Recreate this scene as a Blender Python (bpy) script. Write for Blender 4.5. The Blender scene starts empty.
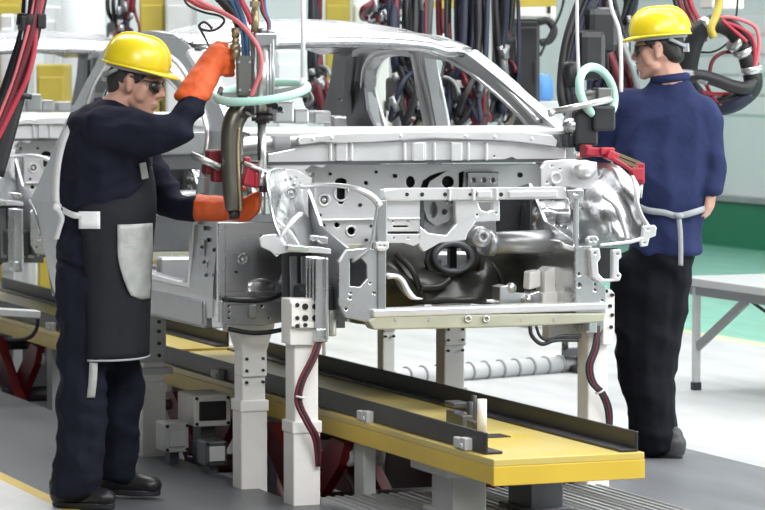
import bpy, bmesh, math, random
from mathutils import Vector, Matrix, noise, Euler, Quaternion
from mathutils.geometry import delaunay_2d_cdt
PI = math.pi
SC = bpy.context.scene
COL = SC.collection
rnd = random.Random(7)

# ------------------------------------------------------------------ camera
TH = math.radians(21.5); FPX = 3120.0
PIT = math.atan(185 / FPX)
CAM = Vector((-4.511, -10.620, 1.6))
FW = Vector((math.sin(TH), math.cos(TH), 0)); RT = Vector((math.cos(TH), -math.sin(TH), 0))
DV = FW * math.cos(PIT) - Vector((0, 0, 1)) * math.sin(PIT)
UV = Vector((0, 0, 1)) * math.cos(PIT) + FW * math.sin(PIT)
cam_d = bpy.data.cameras.new('camera'); cam = bpy.data.objects.new('camera', cam_d); COL.objects.link(cam)
cam.location = CAM
cam.rotation_euler = DV.to_track_quat('-Z', 'Y').to_euler()
cam_d.sensor_width = 36.0; cam_d.lens = FPX / 765 * 36.0
cam_d.clip_start = 0.1; cam_d.clip_end = 200
cam_d.dof.use_dof = True; cam_d.dof.focus_distance = 11.8; cam_d.dof.aperture_fstop = 7.0
SC.camera = cam

# ------------------------------------------------------------------ world and light
wd = bpy.data.worlds.new('hall_light'); SC.world = wd; wd.use_nodes = True
bg = wd.node_tree.nodes['Background']
def invented_surround_world():          # invented unseen surround for metal contrast: overhead stripes, dim left, brighter right
    nt = wd.node_tree; N = nt.nodes.new; Lk = nt.links.new
    tc = N('ShaderNodeTexCoord'); sp = N('ShaderNodeSeparateXYZ'); Lk(tc.outputs['Generated'], sp.inputs[0])
    def mth(op, a, b=None, c=None):
        n = N('ShaderNodeMath'); n.operation = op
        for i, v in enumerate((a, b, c)):
            if v is None: continue
            if isinstance(v, (int, float)): n.inputs[i].default_value = v
            else: Lk(v, n.inputs[i])
        return n.outputs[0]
    zc = mth('MAXIMUM', sp.outputs['Z'], 0.08)
    u = mth('DIVIDE', sp.outputs['X'], zc); v = mth('DIVIDE', sp.outputs['Y'], zc)
    st = mth('GREATER_THAN', mth('SINE', mth('MULTIPLY', u, 2.6)), 0.55)
    br = mth('GREATER_THAN', mth('SINE', mth('MULTIPLY', v, 1.9)), -0.6)
    lam = mth('MULTIPLY', mth('MULTIPLY', mth('MULTIPLY', st, br), mth('GREATER_THAN', sp.outputs['Z'], 0.16)), mth('GREATER_THAN', sp.outputs['X'], -0.45))
    n1 = N('ShaderNodeTexNoise'); n1.inputs['Scale'].default_value = 3.0; n1.inputs['Detail'].default_value = 3; Lk(tc.outputs['Generated'], n1.inputs['Vector'])
    blot = N('ShaderNodeMapRange'); blot.inputs['From Min'].default_value = 0.38; blot.inputs['From Max'].default_value = 0.62; blot.inputs['To Min'].default_value = 0.04; blot.inputs['To Max'].default_value = 0.55; Lk(n1.outputs['Fac'], blot.inputs['Value'])
    side = N('ShaderNodeMapRange'); side.inputs['From Min'].default_value = -0.75; side.inputs['From Max'].default_value = 0.9; side.inputs['To Min'].default_value = 0.12; side.inputs['To Max'].default_value = 1.5; Lk(sp.outputs['X'], side.inputs['Value'])
    base = mth('MULTIPLY', blot.outputs[0], side.outputs[0])
    tot = mth('ADD', base, mth('MULTIPLY', lam, 2.4))
    Lk(mth('MULTIPLY', tot, WORLD_K), bg.inputs['Strength']); bg.inputs['Color'].default_value = (0.95, 0.98, 1.0, 1)
WORLD_K = 0.62
invented_surround_world()
def area(name, loc, target, sx, sy, power, col=(1, 1, 1)):
    d = bpy.data.lights.new(name, 'AREA'); d.shape = 'RECTANGLE'; d.size = sx; d.size_y = sy; d.energy = power; d.color = col
    o = bpy.data.objects.new(name, d); COL.objects.link(o); o.location = loc
    o.rotation_euler = (Vector(target) - Vector(loc)).to_track_quat('-Z', 'Y').to_euler()
    return o
area('hall_lamp_fill', (1.6, 0.5, 6.5), (1.2, 1.0, 0), 1.2, 14, 560)
area('hall_lamp_fill', (5.2, 5.0, 6.5), (5.0, 5.0, 0), 1.5, 16, 480)
area('hall_lamp_fill', (0.6, -6.0, 6.2), (0.0, 0.0, 0.9), 5, 2.0, 380)  # added fill out of view, lifts the car front from the camera side
area('hall_lamp_fill', (-4.2, -6.5, 5.0), (-0.4, 0.4, 0.4), 2.5, 2.0, 190)  # another added fill, unseen, brightens posts and deck skirt from front left
area('right_fill', (7.6, -3.5, 3.4), (0.2, 0.8, 1.0), 4, 3, 430, (0.97, 0.99, 1.0))  # unseen light added on the right to brighten that side
area('hall_lamp_fill', (0.5, 11.0, 6.8), (0.5, 11.5, 0), 10, 1.5, 420)
SC.view_settings.view_transform = 'Standard'; SC.view_settings.look = 'None'
SC.view_settings.exposure = 0.16; SC.view_settings.gamma = 1.0; SC.view_settings.use_curve_mapping = False

# ------------------------------------------------------------------ measuring the place
def at(px, py, X=None, Y=None, Z=None, D=None):
    r = DV * FPX + RT * (px - 382.5) - UV * (py - 255)
    if X is not None: t = (X - CAM.x) / r.x
    elif Y is not None: t = (Y - CAM.y) / r.y
    elif Z is not None: t = (Z - CAM.z) / r.z
    else: t = D / FPX
    return CAM + r * t
def circ(px, py, r, ry=None, n=16):
    ry = ry or r
    return [(px + r * math.cos(2 * PI * i / n), py + ry * math.sin(2 * PI * i / n)) for i in range(n)]

# ------------------------------------------------------------------ materials
def mat(name, col, rough=0.5, metal=0.0, nz=0.0, nscale=8.0, bump=0.0, bscale=60.0, spec=0.5, col2=None, coat=0.0, rvar=0.0, stretch=None):
    m = bpy.data.materials.new(name); m.use_nodes = True
    nt = m.node_tree; b = nt.nodes['Principled BSDF']
    b.inputs['Base Color'].default_value = (*col, 1); b.inputs['Roughness'].default_value = rough
    b.inputs['Metallic'].default_value = metal; b.inputs['Specular IOR Level'].default_value = spec
    if coat: b.inputs['Coat Weight'].default_value = coat; b.inputs['Coat Roughness'].default_value = 0.15
    tc = nt.nodes.new('ShaderNodeTexCoord')
    src = tc.outputs['Object']
    if stretch:
        mp = nt.nodes.new('ShaderNodeMapping'); mp.inputs['Scale'].default_value = stretch
        nt.links.new(src, mp.inputs['Vector']); src = mp.outputs['Vector']
    if nz or col2:
        n = nt.nodes.new('ShaderNodeTexNoise'); n.inputs['Scale'].default_value = nscale; n.inputs['Detail'].default_value = 6
        nt.links.new(src, n.inputs['Vector'])
        rp = nt.nodes.new('ShaderNodeValToRGB')
        rp.color_ramp.elements[0].position = 0.32; rp.color_ramp.elements[1].position = 0.7
        c2 = col2 or tuple(min(1, c * (1 + nz)) for c in col)
        c1 = col if col2 else tuple(c * (1 - nz) for c in col)
        rp.color_ramp.elements[0].color = (*c1, 1); rp.color_ramp.elements[1].color = (*c2, 1)
        nt.links.new(n.outputs['Fac'], rp.inputs['Fac']); nt.links.new(rp.outputs['Color'], b.inputs['Base Color'])
        if rvar:
            mr = nt.nodes.new('ShaderNodeMapRange'); mr.inputs['To Min'].default_value = rough - rvar; mr.inputs['To Max'].default_value = rough + rvar
            nt.links.new(n.outputs['Fac'], mr.inputs['Value']); nt.links.new(mr.outputs['Result'], b.inputs['Roughness'])
    if bump:
        n2 = nt.nodes.new('ShaderNodeTexNoise'); n2.inputs['Scale'].default_value = bscale; n2.inputs['Detail'].default_value = 3
        nt.links.new(src, n2.inputs['Vector'])
        bp = nt.nodes.new('ShaderNodeBump'); bp.inputs['Strength'].default_value = bump; bp.inputs['Distance'].default_value = 0.01
        nt.links.new(n2.outputs['Fac'], bp.inputs['Height']); nt.links.new(bp.outputs['Normal'], b.inputs['Normal'])
    return m
M = {}
M['steel'] = mat('galvanised_steel', (0.64, 0.65, 0.66), 0.27, 0.95, 0.07, 5, 0.07, 9, rvar=0.10)
M['steel_pale'] = mat('pale_zinc_steel', (0.78, 0.78, 0.79), 0.36, 0.7, 0.04, 6, 0.08, 10, rvar=0.08)
M['steel_side'] = mat('shaded_side_steel', (0.46, 0.47, 0.48), 0.36, 0.9, 0.08, 5, 0.12, 9, rvar=0.08)  # body steel made darker: side shade put into the colour
M['steel_grey'] = mat('grey_steel', (0.36, 0.37, 0.38), 0.36, 0.75, 0.08, 6, 0.1, 12)
M['steel_dark'] = mat('dark_steel', (0.10, 0.105, 0.115), 0.4, 0.5, 0.15, 6)
M['toe_shade'] = mat('dark_toe_board_shade', (0.018, 0.017, 0.013), 0.33, 0.0, 0.3, 5, 0.2, 14)  # toe board shadow put into a near-black colour
M['olive'] = mat('olive_primer', (0.46, 0.46, 0.36), 0.5, 0.2, 0.1, 7)
M['void'] = mat('black_cavity_shade', (0.012, 0.013, 0.015), 0.6)  # black in place of the shade inside holes, slots and openings
M['white'] = mat('white_painted_steel', (0.84, 0.825, 0.79), 0.45, 0.0, 0.05, 9, spec=0.4)
M['greywhite'] = mat('grey_white_paint', (0.55, 0.56, 0.56), 0.5, 0.0, 0.06, 6)
M['yellow'] = mat('yellow_paint', (0.72, 0.50, 0.055), 0.38, 0.0, 0.05, 5)
M['yellow_top'] = mat('worn_yellow_paint', (0.70, 0.52, 0.10), 0.32, 0.0, nscale=3.5, col2=(0.60, 0.50, 0.20), rvar=0.1)
M['yellow_dull'] = mat('dull_yellow_paint', (0.46, 0.36, 0.05), 0.5, 0, 0.1, 4)
M['black'] = mat('black_paint', (0.018, 0.018, 0.021), 0.42, 0.0, 0.2, 8)
M['rubber'] = mat('black_rubber', (0.014, 0.014, 0.016), 0.5)
M['red'] = mat('red_paint', (0.16, 0.010, 0.015), 0.45, 0, 0.2, 6)
M['red_bright'] = mat('bright_red_paint', (0.40, 0.025, 0.045), 0.42, 0, 0.15, 9)
M['red_hose'] = mat('red_hose_rubber', (0.42, 0.035, 0.06), 0.45)
M['pink_hose'] = mat('pale_red_hose_rubber', (0.62, 0.16, 0.18), 0.45)
M['maroon'] = mat('maroon_hose_rubber', (0.13, 0.015, 0.025), 0.45)
M['blue_hose'] = mat('blue_hose_rubber', (0.06, 0.14, 0.28), 0.45)
M['navy_hose'] = mat('navy_cable_sleeve', (0.014, 0.018, 0.042), 0.6)
M['blue'] = mat('blue_plastic', (0.10, 0.30, 0.66), 0.4)
M['mint'] = mat('mint_plastic', (0.46, 0.76, 0.66), 0.4)
M['brass'] = mat('dull_brass', (0.34, 0.28, 0.17), 0.4, 0.7, 0.1, 10)
M['gun_metal'] = mat('gun_metal', (0.17, 0.17, 0.16), 0.42, 0.6, 0.12, 9)
M['bronze'] = mat('grey_copper_alloy', (0.17, 0.16, 0.132), 0.36, 0.75, 0.12, 8)
M['alu'] = mat('aluminium', (0.66, 0.67, 0.66), 0.3, 0.85, 0.05, 8)
M['navy'] = mat('navy_cotton', (0.021, 0.030, 0.090), 0.85, 0, 0.12, 7, 0.25, 38, spec=0.2)
M['navy_dark'] = mat('dark_navy_cotton', (0.0075, 0.009, 0.020), 0.85, 0, 0.15, 7, 0.25, 38, spec=0.2)
M['trouser'] = mat('dark_navy_trouser_cotton', (0.0065, 0.008, 0.017), 0.85, 0, 0.15, 7, 0.25, 30, spec=0.2)
M['trouser_black'] = mat('black_trouser_cotton', (0.004, 0.0045, 0.008), 0.85, 0, 0.15, 7, 0.25, 30, spec=0.2)
M['apron'] = mat('charcoal_apron_leather', (0.010, 0.0115, 0.0155), 0.75, 0, 0.1, 9, 0.2, 45, spec=0.25)
M['patch'] = mat('grey_reflective_cloth', (0.40, 0.41, 0.40), 0.55, 0.25, 0.2, 14, 0.5, 24)
M['strap'] = mat('white_webbing', (0.75, 0.76, 0.77), 0.8, 0, 0.06, 30)
M['strap_grey'] = mat('grey_webbing', (0.33, 0.35, 0.37), 0.8, 0, 0.06, 30)
M['glove'] = mat('orange_glove_leather', (0.66, 0.105, 0.022), 0.62, 0, 0.14, 12, 0.3, 40)
M['skin'] = mat('skin', (0.55, 0.31, 0.235), 0.5, 0, 0.08, 10, spec=0.35)
M['hair'] = mat('dark_hair', (0.012, 0.010, 0.009), 0.55, 0, 0.3, 60)
M['hair_grey'] = mat('greying_dark_hair', (0.035, 0.030, 0.028), 0.6, 0, 0.4, 60)
M['helmet'] = mat('yellow_helmet_plastic', (0.80, 0.63, 0.02), 0.3, 0, 0.03, 6, coat=0.25)
M['lens'] = mat('tinted_lens', (0.03, 0.035, 0.04), 0.12, 0, spec=0.7)
M['shoe'] = mat('black_shoe_leather', (0.012, 0.012, 0.013), 0.4)
M['shoe_grey'] = mat('grey_shoe_leather', (0.05, 0.052, 0.056), 0.5)
M['wallpaint'] = mat('pale_wall_paint', (0.74, 0.78, 0.79), 0.6, 0, 0.04, 1.5)
M['wallwhite'] = mat('white_wall_panel', (0.80, 0.82, 0.83), 0.6, 0, 0.03, 1.5)
M['green_dark'] = mat('dark_green_paint', (0.006, 0.18, 0.085), 0.5, 0, 0.06, 3)
M['table_top'] = mat('grey_laminate', (0.50, 0.52, 0.52), 0.35)
M['tube_grey'] = mat('grey_tube_paint', (0.27, 0.28, 0.285), 0.4, 0.3)

# ------------------------------------------------------------------ mesh builder
def spl(pts, k=6, closed=False):
    pts = [Vector(p) for p in pts]; n = len(pts); out = []
    rng = range(n) if closed else range(n - 1)
    for i in rng:
        if closed: a, b, c, d = pts[i - 1], pts[i], pts[(i + 1) % n], pts[(i + 2) % n]
        else:
            b, c = pts[i], pts[i + 1]
            a = pts[i - 1] if i else b * 2 - c
            d = pts[i + 2] if i + 2 < n else c * 2 - b
        for j in range(k):
            t = j / k
            out.append(0.5 * ((2 * b) + (c - a) * t + (2 * a - 5 * b + 4 * c - d) * t * t + (3 * b - a - 3 * c + d) * t ** 3))
    if not closed: out.append(pts[-1])
    return out
def inside(p, poly):
    x, y = p; c = False; n = len(poly); j = n - 1
    for i in range(n):
        xi, yi = poly[i]; xj, yj = poly[j]
        if (yi > y) != (yj > y) and x < (xj - xi) * (y - yi) / (yj - yi) + xi: c = not c
        j = i
    return c
class MB:
    def __init__(s): s.v = []; s.f = []; s.sm = []
    def add(s, vs, fs, smooth=False):
        o = len(s.v); s.v += [Vector(v) for v in vs]; s.f += [[i + o for i in f] for f in fs]; s.sm += [smooth] * len(fs); return s
    def box(s, c, size, rot=None):
        c = Vector(c); h = Vector(size) / 2
        vs = [Vector((x * h.x, y * h.y, z * h.z)) for x in (-1, 1) for y in (-1, 1) for z in (-1, 1)]
        if rot is not None:
            R = rot if isinstance(rot, Matrix) else Euler(rot).to_matrix()
            vs = [R @ v for v in vs]
        return s.add([c + v for v in vs], [(0, 1, 3, 2), (4, 6, 7, 5), (0, 4, 5, 1), (2, 3, 7, 6), (0, 2, 6, 4), (1, 5, 7, 3)])
    def bar(s, p0, p1, w, h, upv=(0, 0, 1)):
        p0 = Vector(p0); p1 = Vector(p1); d = (p1 - p0); L = d.length; d.normalize()
        u = Vector(upv); sd = d.cross(u)
        if sd.length < 1e-4: sd = d.cross(Vector((1, 0, 0)))
        sd.normalize(); u = sd.cross(d)
        R = Matrix((d, sd, u)).transposed()
        return s.box((p0 + p1) / 2, (L, w, h), R)
    def cyl(s, p0, p1, r0, r1=None, n=20, smooth=True):
        return s.tube([p0, p1], [r0, r0 if r1 is None else r1], n)
    def tube(s, path, r, n=10, closed=False, caps=True):
        path = [Vector(p) for p in path]; N = len(path)
        rs = r if isinstance(r, (list, tuple)) else [r] * N
        t0 = (path[1] - path[0]).normalized()
        ref = Vector((0, 0, 1)) if abs(t0.z) < 0.9 else Vector((1, 0, 0))
        nrm = (ref - t0 * ref.dot(t0)).normalized(); vs = []
        for i in range(N):
            a = path[i - 1] if (i or closed) else path[i]; b = path[(i + 1) % N] if (i < N - 1 or closed) else path[i]
            t = (b - a).normalized()
            nrm = (nrm - t * nrm.dot(t))
            if nrm.length < 1e-6: nrm = t.orthogonal()
            nrm.normalize(); bn = t.cross(nrm)
            for k in range(n):
                an = 2 * PI * k / n
                vs.append(path[i] + (nrm * math.cos(an) + bn * math.sin(an)) * rs[i])
        fs = []
        for i in range(N if closed else N - 1):
            for k in range(n):
                a = i * n + k; b = i * n + (k + 1) % n; i2 = ((i + 1) % N) * n
                fs.append((a, b, i2 + (k + 1) % n, i2 + k))
        s.add(vs, fs, True)
        if not closed and caps:
            o = len(s.v) - len(vs)
            s.f.append([o + k for k in range(n)][::-1]); s.sm.append(False)
            s.f.append([o + (N - 1) * n + k for k in range(n)]); s.sm.append(False)
        return s
    def sph(s, c, r, nu=16, nv=10, R=None):
        c = Vector(c); r = Vector(r) if not isinstance(r, (int, float)) else Vector((r, r, r)); vs = []; fs = []
        for j in range(1, nv):
            for i in range(nu):
                a = 2 * PI * i / nu; b = PI * j / nv
                vs.append(Vector((r.x * math.sin(b) * math.cos(a), r.y * math.sin(b) * math.sin(a), r.z * math.cos(b))))
        vs += [Vector((0, 0, r.z)), Vector((0, 0, -r.z))]
        for j in range(nv - 2):
            for i in range(nu): fs.append((j * nu + i, (j + 1) * nu + i, (j + 1) * nu + (i + 1) % nu, j * nu + (i + 1) % nu))
        T = len(vs) - 2
        for i in range(nu):
            fs.append((T, i, (i + 1) % nu)); fs.append((T + 1, (nv - 2) * nu + (i + 1) % nu, (nv - 2) * nu + i))
        if R is not None: vs = [R @ v for v in vs]
        return s.add([c + v for v in vs], fs, True)
    def torus(s, c, ax, R, r, n=28, m=10):
        q = Vector(ax).normalized().to_track_quat('Z', 'Y'); c = Vector(c)
        return s.tube([c + q @ Vector((R * math.cos(2 * PI * i / n), R * math.sin(2 * PI * i / n), 0)) for i in range(n)], r, m, closed=True)
    def lathe(s, c, prof, n=24, ax=(0, 0, 1)):
        q = Vector(ax).normalized().to_track_quat('Z', 'Y'); c = Vector(c); vs = []
        for (r, z) in prof:
            for k in range(n): vs.append(c + q @ Vector((r * math.cos(2 * PI * k / n), r * math.sin(2 * PI * k / n), z)))
        fs = []
        for j in range(len(prof) - 1):
            for k in range(n): fs.append((j * n + k, j * n + (k + 1) % n, (j + 1) * n + (k + 1) % n, (j + 1) * n + k))
        fs.append([k for k in range(n)][::-1]); fs.append([(len(prof) - 1) * n + k for k in range(n)])
        return s.add(vs, fs, True)
    def plate(s, outline, holes, t, mp, step=None):
        loops = [outline] + list(holes)
        if step:
            nl = []
            for lp in loops:
                q = []
                for i in range(len(lp)):
                    a = lp[i]; b = lp[(i + 1) % len(lp)]; d = math.dist(a, b); k = max(1, int(d / step))
                    for j in range(k): q.append((a[0] + (b[0] - a[0]) * j / k, a[1] + (b[1] - a[1]) * j / k))
                nl.append(q)
            loops = nl
        pts = []; edges = []
        for lp in loops:
            o = len(pts); pts += [Vector(p) for p in lp]; edges += [(o + i, o + (i + 1) % len(lp)) for i in range(len(lp))]
        if step:
            xs = [p.x for p in pts]; ys = [p.y for p in pts]
            x = min(xs) + step / 2
            while x < max(xs):
                y = min(ys) + step / 2
                while y < max(ys):
                    if inside((x, y), loops[0]) and not any(inside((x, y), h) for h in loops[1:]): pts.append(Vector((x, y)))
                    y += step
                x += step
        V, E_, F_, _, _, _ = delaunay_2d_cdt(pts, edges, [], 0, 1e-6)
        tris = []
        for f in F_:
            c = sum((V[i] for i in f), Vector((0, 0))) / len(f)
            if inside(c, loops[0]) and not any(inside(c, h) for h in loops[1:]): tris.append(list(f))
        cnt = {}
        for f in tris:
            for i in range(3):
                a, b = f[i], f[(i + 1) % 3]; cnt[(a, b)] = 1
        bd = [(a, b) for (a, b) in cnt if (b, a) not in cnt]
        n = len(V)
        vs = [mp(v.x, v.y, 0) for v in V] + [mp(v.x, v.y, t) for v in V]
        fs = [f for f in tris] + [[i + n for i in reversed(f)] for f in tris] + [[b, a, a + n, b + n] for (a, b) in bd]
        return s.add(vs, fs)
    def grid(s, rows):
        n = len(rows[0]); vs = [p for r in rows for p in r]; fs = []
        for i in range(len(rows) - 1):
            for j in range(n - 1): fs.append((i * n + j, i * n + j + 1, (i + 1) * n + j + 1, (i + 1) * n + j))
        return s.add(vs, fs, True)
    # plates measured on a plane of the place
    def pY(s, Y, pix, t=0.012, holes=(), Yr=None):
        Yr = Y if Yr is None else Yr
        cv = lambda L: [(lambda p: (p.x, p.z))(at(a, b, Y=Yr)) for a, b in L]
        return s.plate(cv(pix), [cv(h) for h in holes], t, lambda u, v, w: Vector((u, Y + w, v)))
    def pX(s, X, pix, t=0.012, holes=()):
        cv = lambda L: [(lambda p: (p.y, p.z))(at(a, b, X=X)) for a, b in L]
        return s.plate(cv(pix), [cv(h) for h in holes], t, lambda u, v, w: Vector((X + w, u, v)))

ROOTM = {}
def thing(name, label, cat, loc=(0, 0, 0), rotz=0.0, group=None):
    o = bpy.data.objects.new(name, None); COL.objects.link(o); o.empty_display_size = 0.1
    o.location = loc; o.rotation_euler = (0, 0, rotz); o['label'] = label; o['category'] = cat
    if group: o['group'] = group
    ROOTM[o.name] = Matrix.Translation(Vector(loc)) @ Matrix.Rotation(rotz, 4, 'Z')
    return o
FINE = ('bolt', 'screw', 'coupling', 'fitting', 'nut', 'stud', 'hole', 'red_clamp', 'red_frame', 'tie_rod', 'bracket_ear')
def pieces(mb, fine):
    """the far-apart pieces of a builder (each becomes a part of its own)"""
    n = len(mb.v); par = list(range(n))
    def find(i):
        while par[i] != i: par[i] = par[par[i]]; i = par[i]
        return i
    for f in mb.f:
        a = find(f[0])
        for i in f[1:]:
            q = find(i)
            if q != a: par[q] = a
    isl = {}
    for i in range(n): isl.setdefault(find(i), []).append(i)
    keys = list(isl)
    if len(keys) < 2 or len(keys) > 60: return None
    bx = []
    for k in keys:
        P_ = [mb.v[i] for i in isl[k]]
        bx.append(([min(p[c] for p in P_) for c in range(3)], [max(p[c] for p in P_) for c in range(3)]))
    g = list(range(len(keys)))
    def fg(i):
        while g[i] != i: i = g[i]
        return i
    for i in range(len(keys)):
        for j in range(i):
            gap = math.sqrt(sum(max(0, bx[i][0][c] - bx[j][1][c], bx[j][0][c] - bx[i][1][c]) ** 2 for c in range(3)))
            sz = max(max(bx[q][1][c] - bx[q][0][c] for c in range(3)) for q in (i, j))
            if gap <= (0.0005 if fine else max(0.02, 0.5 * sz)): g[fg(i)] = fg(j)
    root = {}
    for i, k in enumerate(keys):
        for v in isl[k]: root[v] = fg(i)
    out = {}
    for f, sm in zip(mb.f, mb.sm): out.setdefault(root[f[0]], []).append((f, sm))
    if len(out) < 2: return None
    res = []
    for k in out:
        q = MB(); mp = {}
        for f, sm in out[k]:
            for i in f:
                if i not in mp: mp[i] = len(q.v); q.v.append(mb.v[i])
            q.f.append([mp[i] for i in f]); q.sm.append(sm)
        res.append(q)
    return res
def obj(name, mb, m, parent=None, bevel=0.0, solid=0.0, sub=0, label=None, local=False, mesh=None):
    if mesh is None and parent is not None:
        ps = pieces(mb, any(k in name for k in FINE))
        if ps:
            os_ = [obj1(name, q, m, parent, bevel, solid, sub, label, local) for q in ps]
            return os_[0]
    return obj1(name, mb, m, parent, bevel, solid, sub, label, local, mesh)
def obj1(name, mb, m, parent=None, bevel=0.0, solid=0.0, sub=0, label=None, local=False, mesh=None):
    if mesh is None:
        me = bpy.data.meshes.new(name); me.from_pydata([tuple(v) for v in mb.v], [], mb.f)
        for p, sm in zip(me.polygons, mb.sm): p.use_smooth = sm
        bm = bmesh.new(); bm.from_mesh(me); bmesh.ops.recalc_face_normals(bm, faces=bm.faces); bm.to_mesh(me); bm.free()
    else: me = mesh
    me.materials.append(M[m] if isinstance(m, str) else m)
    o = bpy.data.objects.new(name, me); COL.objects.link(o)
    if parent is not None:
        root = parent
        while root.parent: root = root.parent
        if not local: me.transform(ROOTM[root.name].inverted())
        o.parent = parent
    if solid:
        md = o.modifiers.new('solid', 'SOLIDIFY'); md.thickness = solid; md.offset = 0
    if sub:
        md = o.modifiers.new('sub', 'SUBSURF'); md.levels = sub; md.render_levels = sub
    if bevel:
        md = o.modifiers.new('bevel', 'BEVEL'); md.width = bevel; md.segments = 2; md.limit_method = 'ANGLE'; md.angle_limit = math.radians(40)
    if label: o['label'] = label
    return o
def top(name, mb, m, label, cat, group=None, **k):
    o = obj(name, mb, m, None, **k)
    me = o.data; vs = [v.co for v in me.vertices]
    c = Vector(((min(v.x for v in vs) + max(v.x for v in vs)) / 2, (min(v.y for v in vs) + max(v.y for v in vs)) / 2, min(v.z for v in vs)))
    me.transform(Matrix.Translation(-c)); o.location = c
    o['label'] = label; o['category'] = cat
    if group: o['group'] = group
    return o
def struct(name, mb, m, **k):
    o = obj(name, mb, m, **k); o['kind'] = 'structure'; return o
def dup(root, loc, rotz=None, label=None, group=None):
    r = root.copy(); COL.objects.link(r); r.location = loc
    if rotz is not None: r.rotation_euler = (0, 0, rotz)
    if label: r['label'] = label
    if group: r['group'] = group
    for ch in list(root.children):
        c = ch.copy(); COL.objects.link(c); c.parent = r
        for g in list(ch.children):
            d = g.copy(); COL.objects.link(d); d.parent = c
    return r
# organic surfaces: hulls of ellipsoid chains fused by a voxel remesh
_bm = bmesh.new(); bmesh.ops.create_icosphere(_bm, subdivisions=2, radius=1.0)
ICO = [v.co.copy() for v in _bm.verts]; _bm.free()
def organic(chains, voxel=0.008, smooth=4, wrinkle=None):
    bm = bmesh.new()
    for ch in chains:
        els = []
        for p, r in ch:
            r = Vector((r, r, r)) if isinstance(r, (int, float)) else Vector(r)
            els.append([Vector(p) + Vector((v.x * r.x, v.y * r.y, v.z * r.z)) for v in ICO])
        for i in range(max(1, len(els) - 1)):
            pts = els[i] + (els[i + 1] if len(els) > 1 else [])
            vv = [bm.verts.new(p) for p in pts]
            res = bmesh.ops.convex_hull(bm, input=vv, use_existing_faces=False)
            junk = list({g for g in res['geom_interior'] + res['geom_unused'] if isinstance(g, bmesh.types.BMVert)})
            if junk: bmesh.ops.delete(bm, geom=junk, context='VERTS')
    me = bpy.data.meshes.new('tmp'); bm.to_mesh(me); bm.free()
    o = bpy.data.objects.new('tmp', me); COL.objects.link(o)
    md = o.modifiers.new('r', 'REMESH'); md.mode = 'VOXEL'; md.voxel_size = voxel; md.use_smooth_shade = True
    if smooth:
        sm = o.modifiers.new('s', 'SMOOTH'); sm.factor = 0.5; sm.iterations = smooth
    dg = bpy.context.evaluated_depsgraph_get(); dg.update()
    out = bpy.data.meshes.new_from_object(o.evaluated_get(dg))
    bpy.data.objects.remove(o); bpy.data.meshes.remove(me)
    for p in out.polygons: p.use_smooth = True
    if wrinkle:
        for v, nrm in [(v, v.normal.copy()) for v in out.vertices]:
            v.co += nrm * wrinkle(v.co)
    out.materials.clear()
    return out
def folds(amp, sc=(9, 9, 9), seed=0.0, fine=0.35):
    def fn(c):
        p = Vector((c.x * sc[0] + seed, c.y * sc[1], c.z * sc[2]))
        r = 1 - abs(noise.noise(p)) * 2.2
        return amp * (r - 0.4 + fine * noise.noise(p * 2.7))
    return fn

# ------------------------------------------------------------------ the setting
def zone_mat():
    m = bpy.data.materials.new('factory_floor'); m.use_nodes = True; nt = m.node_tree; b = nt.nodes['Principled BSDF']
    geo = nt.nodes.new('ShaderNodeNewGeometry'); sp = nt.nodes.new('ShaderNodeSeparateXYZ'); nt.links.new(geo.outputs['Position'], sp.inputs[0])
    n = nt.nodes.new('ShaderNodeTexNoise'); n.inputs['Scale'].default_value = 1.6; n.inputs['Detail'].default_value = 7
    mp = nt.nodes.new('ShaderNodeMapping'); mp.inputs['Scale'].default_value = (3.0, 0.7, 1)
    nt.links.new(geo.outputs['Position'], mp.inputs[0]); nt.links.new(mp.outputs[0], n.inputs['Vector'])
    cur = None
    # x limits of the floor stripes: white, yellow line, grey left walkway, pit, grey right strip, white, yellow line, green
    zones = [(-99, (0.62, 0.62, 0.60)), (-1.455, (0.62, 0.45, 0.10)), (-1.395, (0.098, 0.104, 0.112)), (0.60, (0.19, 0.198, 0.212)), (1.495, (0.10, 0.10, 0.10)), (1.503, (0.57, 0.585, 0.58)), (4.17, (0.76, 0.74, 0.42)), (4.27, (0.24, 0.57, 0.44))]
    for x0, c in zones:
        if cur is None:
            rgb = nt.nodes.new('ShaderNodeRGB'); rgb.outputs[0].default_value = (*c, 1); cur = rgb.outputs[0]; continue
        gt = nt.nodes.new('ShaderNodeMath'); gt.operation = 'GREATER_THAN'; gt.inputs[1].default_value = x0
        nt.links.new(sp.outputs['X'], gt.inputs[0])
        mx = nt.nodes.new('ShaderNodeMix'); mx.data_type = 'RGBA'
        nt.links.new(gt.outputs[0], mx.inputs['Factor']); nt.links.new(cur, mx.inputs['A']); mx.inputs['B'].default_value = (*c, 1)
        cur = mx.outputs['Result']
    mr = nt.nodes.new('ShaderNodeMapRange'); mr.inputs['From Min'].default_value = 0.25; mr.inputs['From Max'].default_value = 0.75
    mr.inputs['To Min'].default_value = 0.78; mr.inputs['To Max'].default_value = 1.12
    nt.links.new(n.outputs['Fac'], mr.inputs['Value'])
    vm = nt.nodes.new('ShaderNodeVectorMath'); vm.operation = 'SCALE'
    nt.links.new(cur, vm.inputs[0]); nt.links.new(mr.outputs[0], vm.inputs['Scale']); nt.links.new(vm.outputs[0], b.inputs['Base Color'])
    b.inputs['Roughness'].default_value = 0.38; b.inputs['Specular IOR Level'].default_value = 0.35
    return m
FLOORM = zone_mat()
PX, PY0, PY1, PD = 0.60, 0.13, 9.0, 0.45     # the pit under the line
WX0, WX1, WY0, WY1 = -7.0, 8.8, -13.0, 17.0
f = MB()
def quad(mb, x0, y0, x1, y1, z): mb.add([(x0, y0, z), (x1, y0, z), (x1, y1, z), (x0, y1, z)], [(0, 1, 2, 3)])
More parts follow.
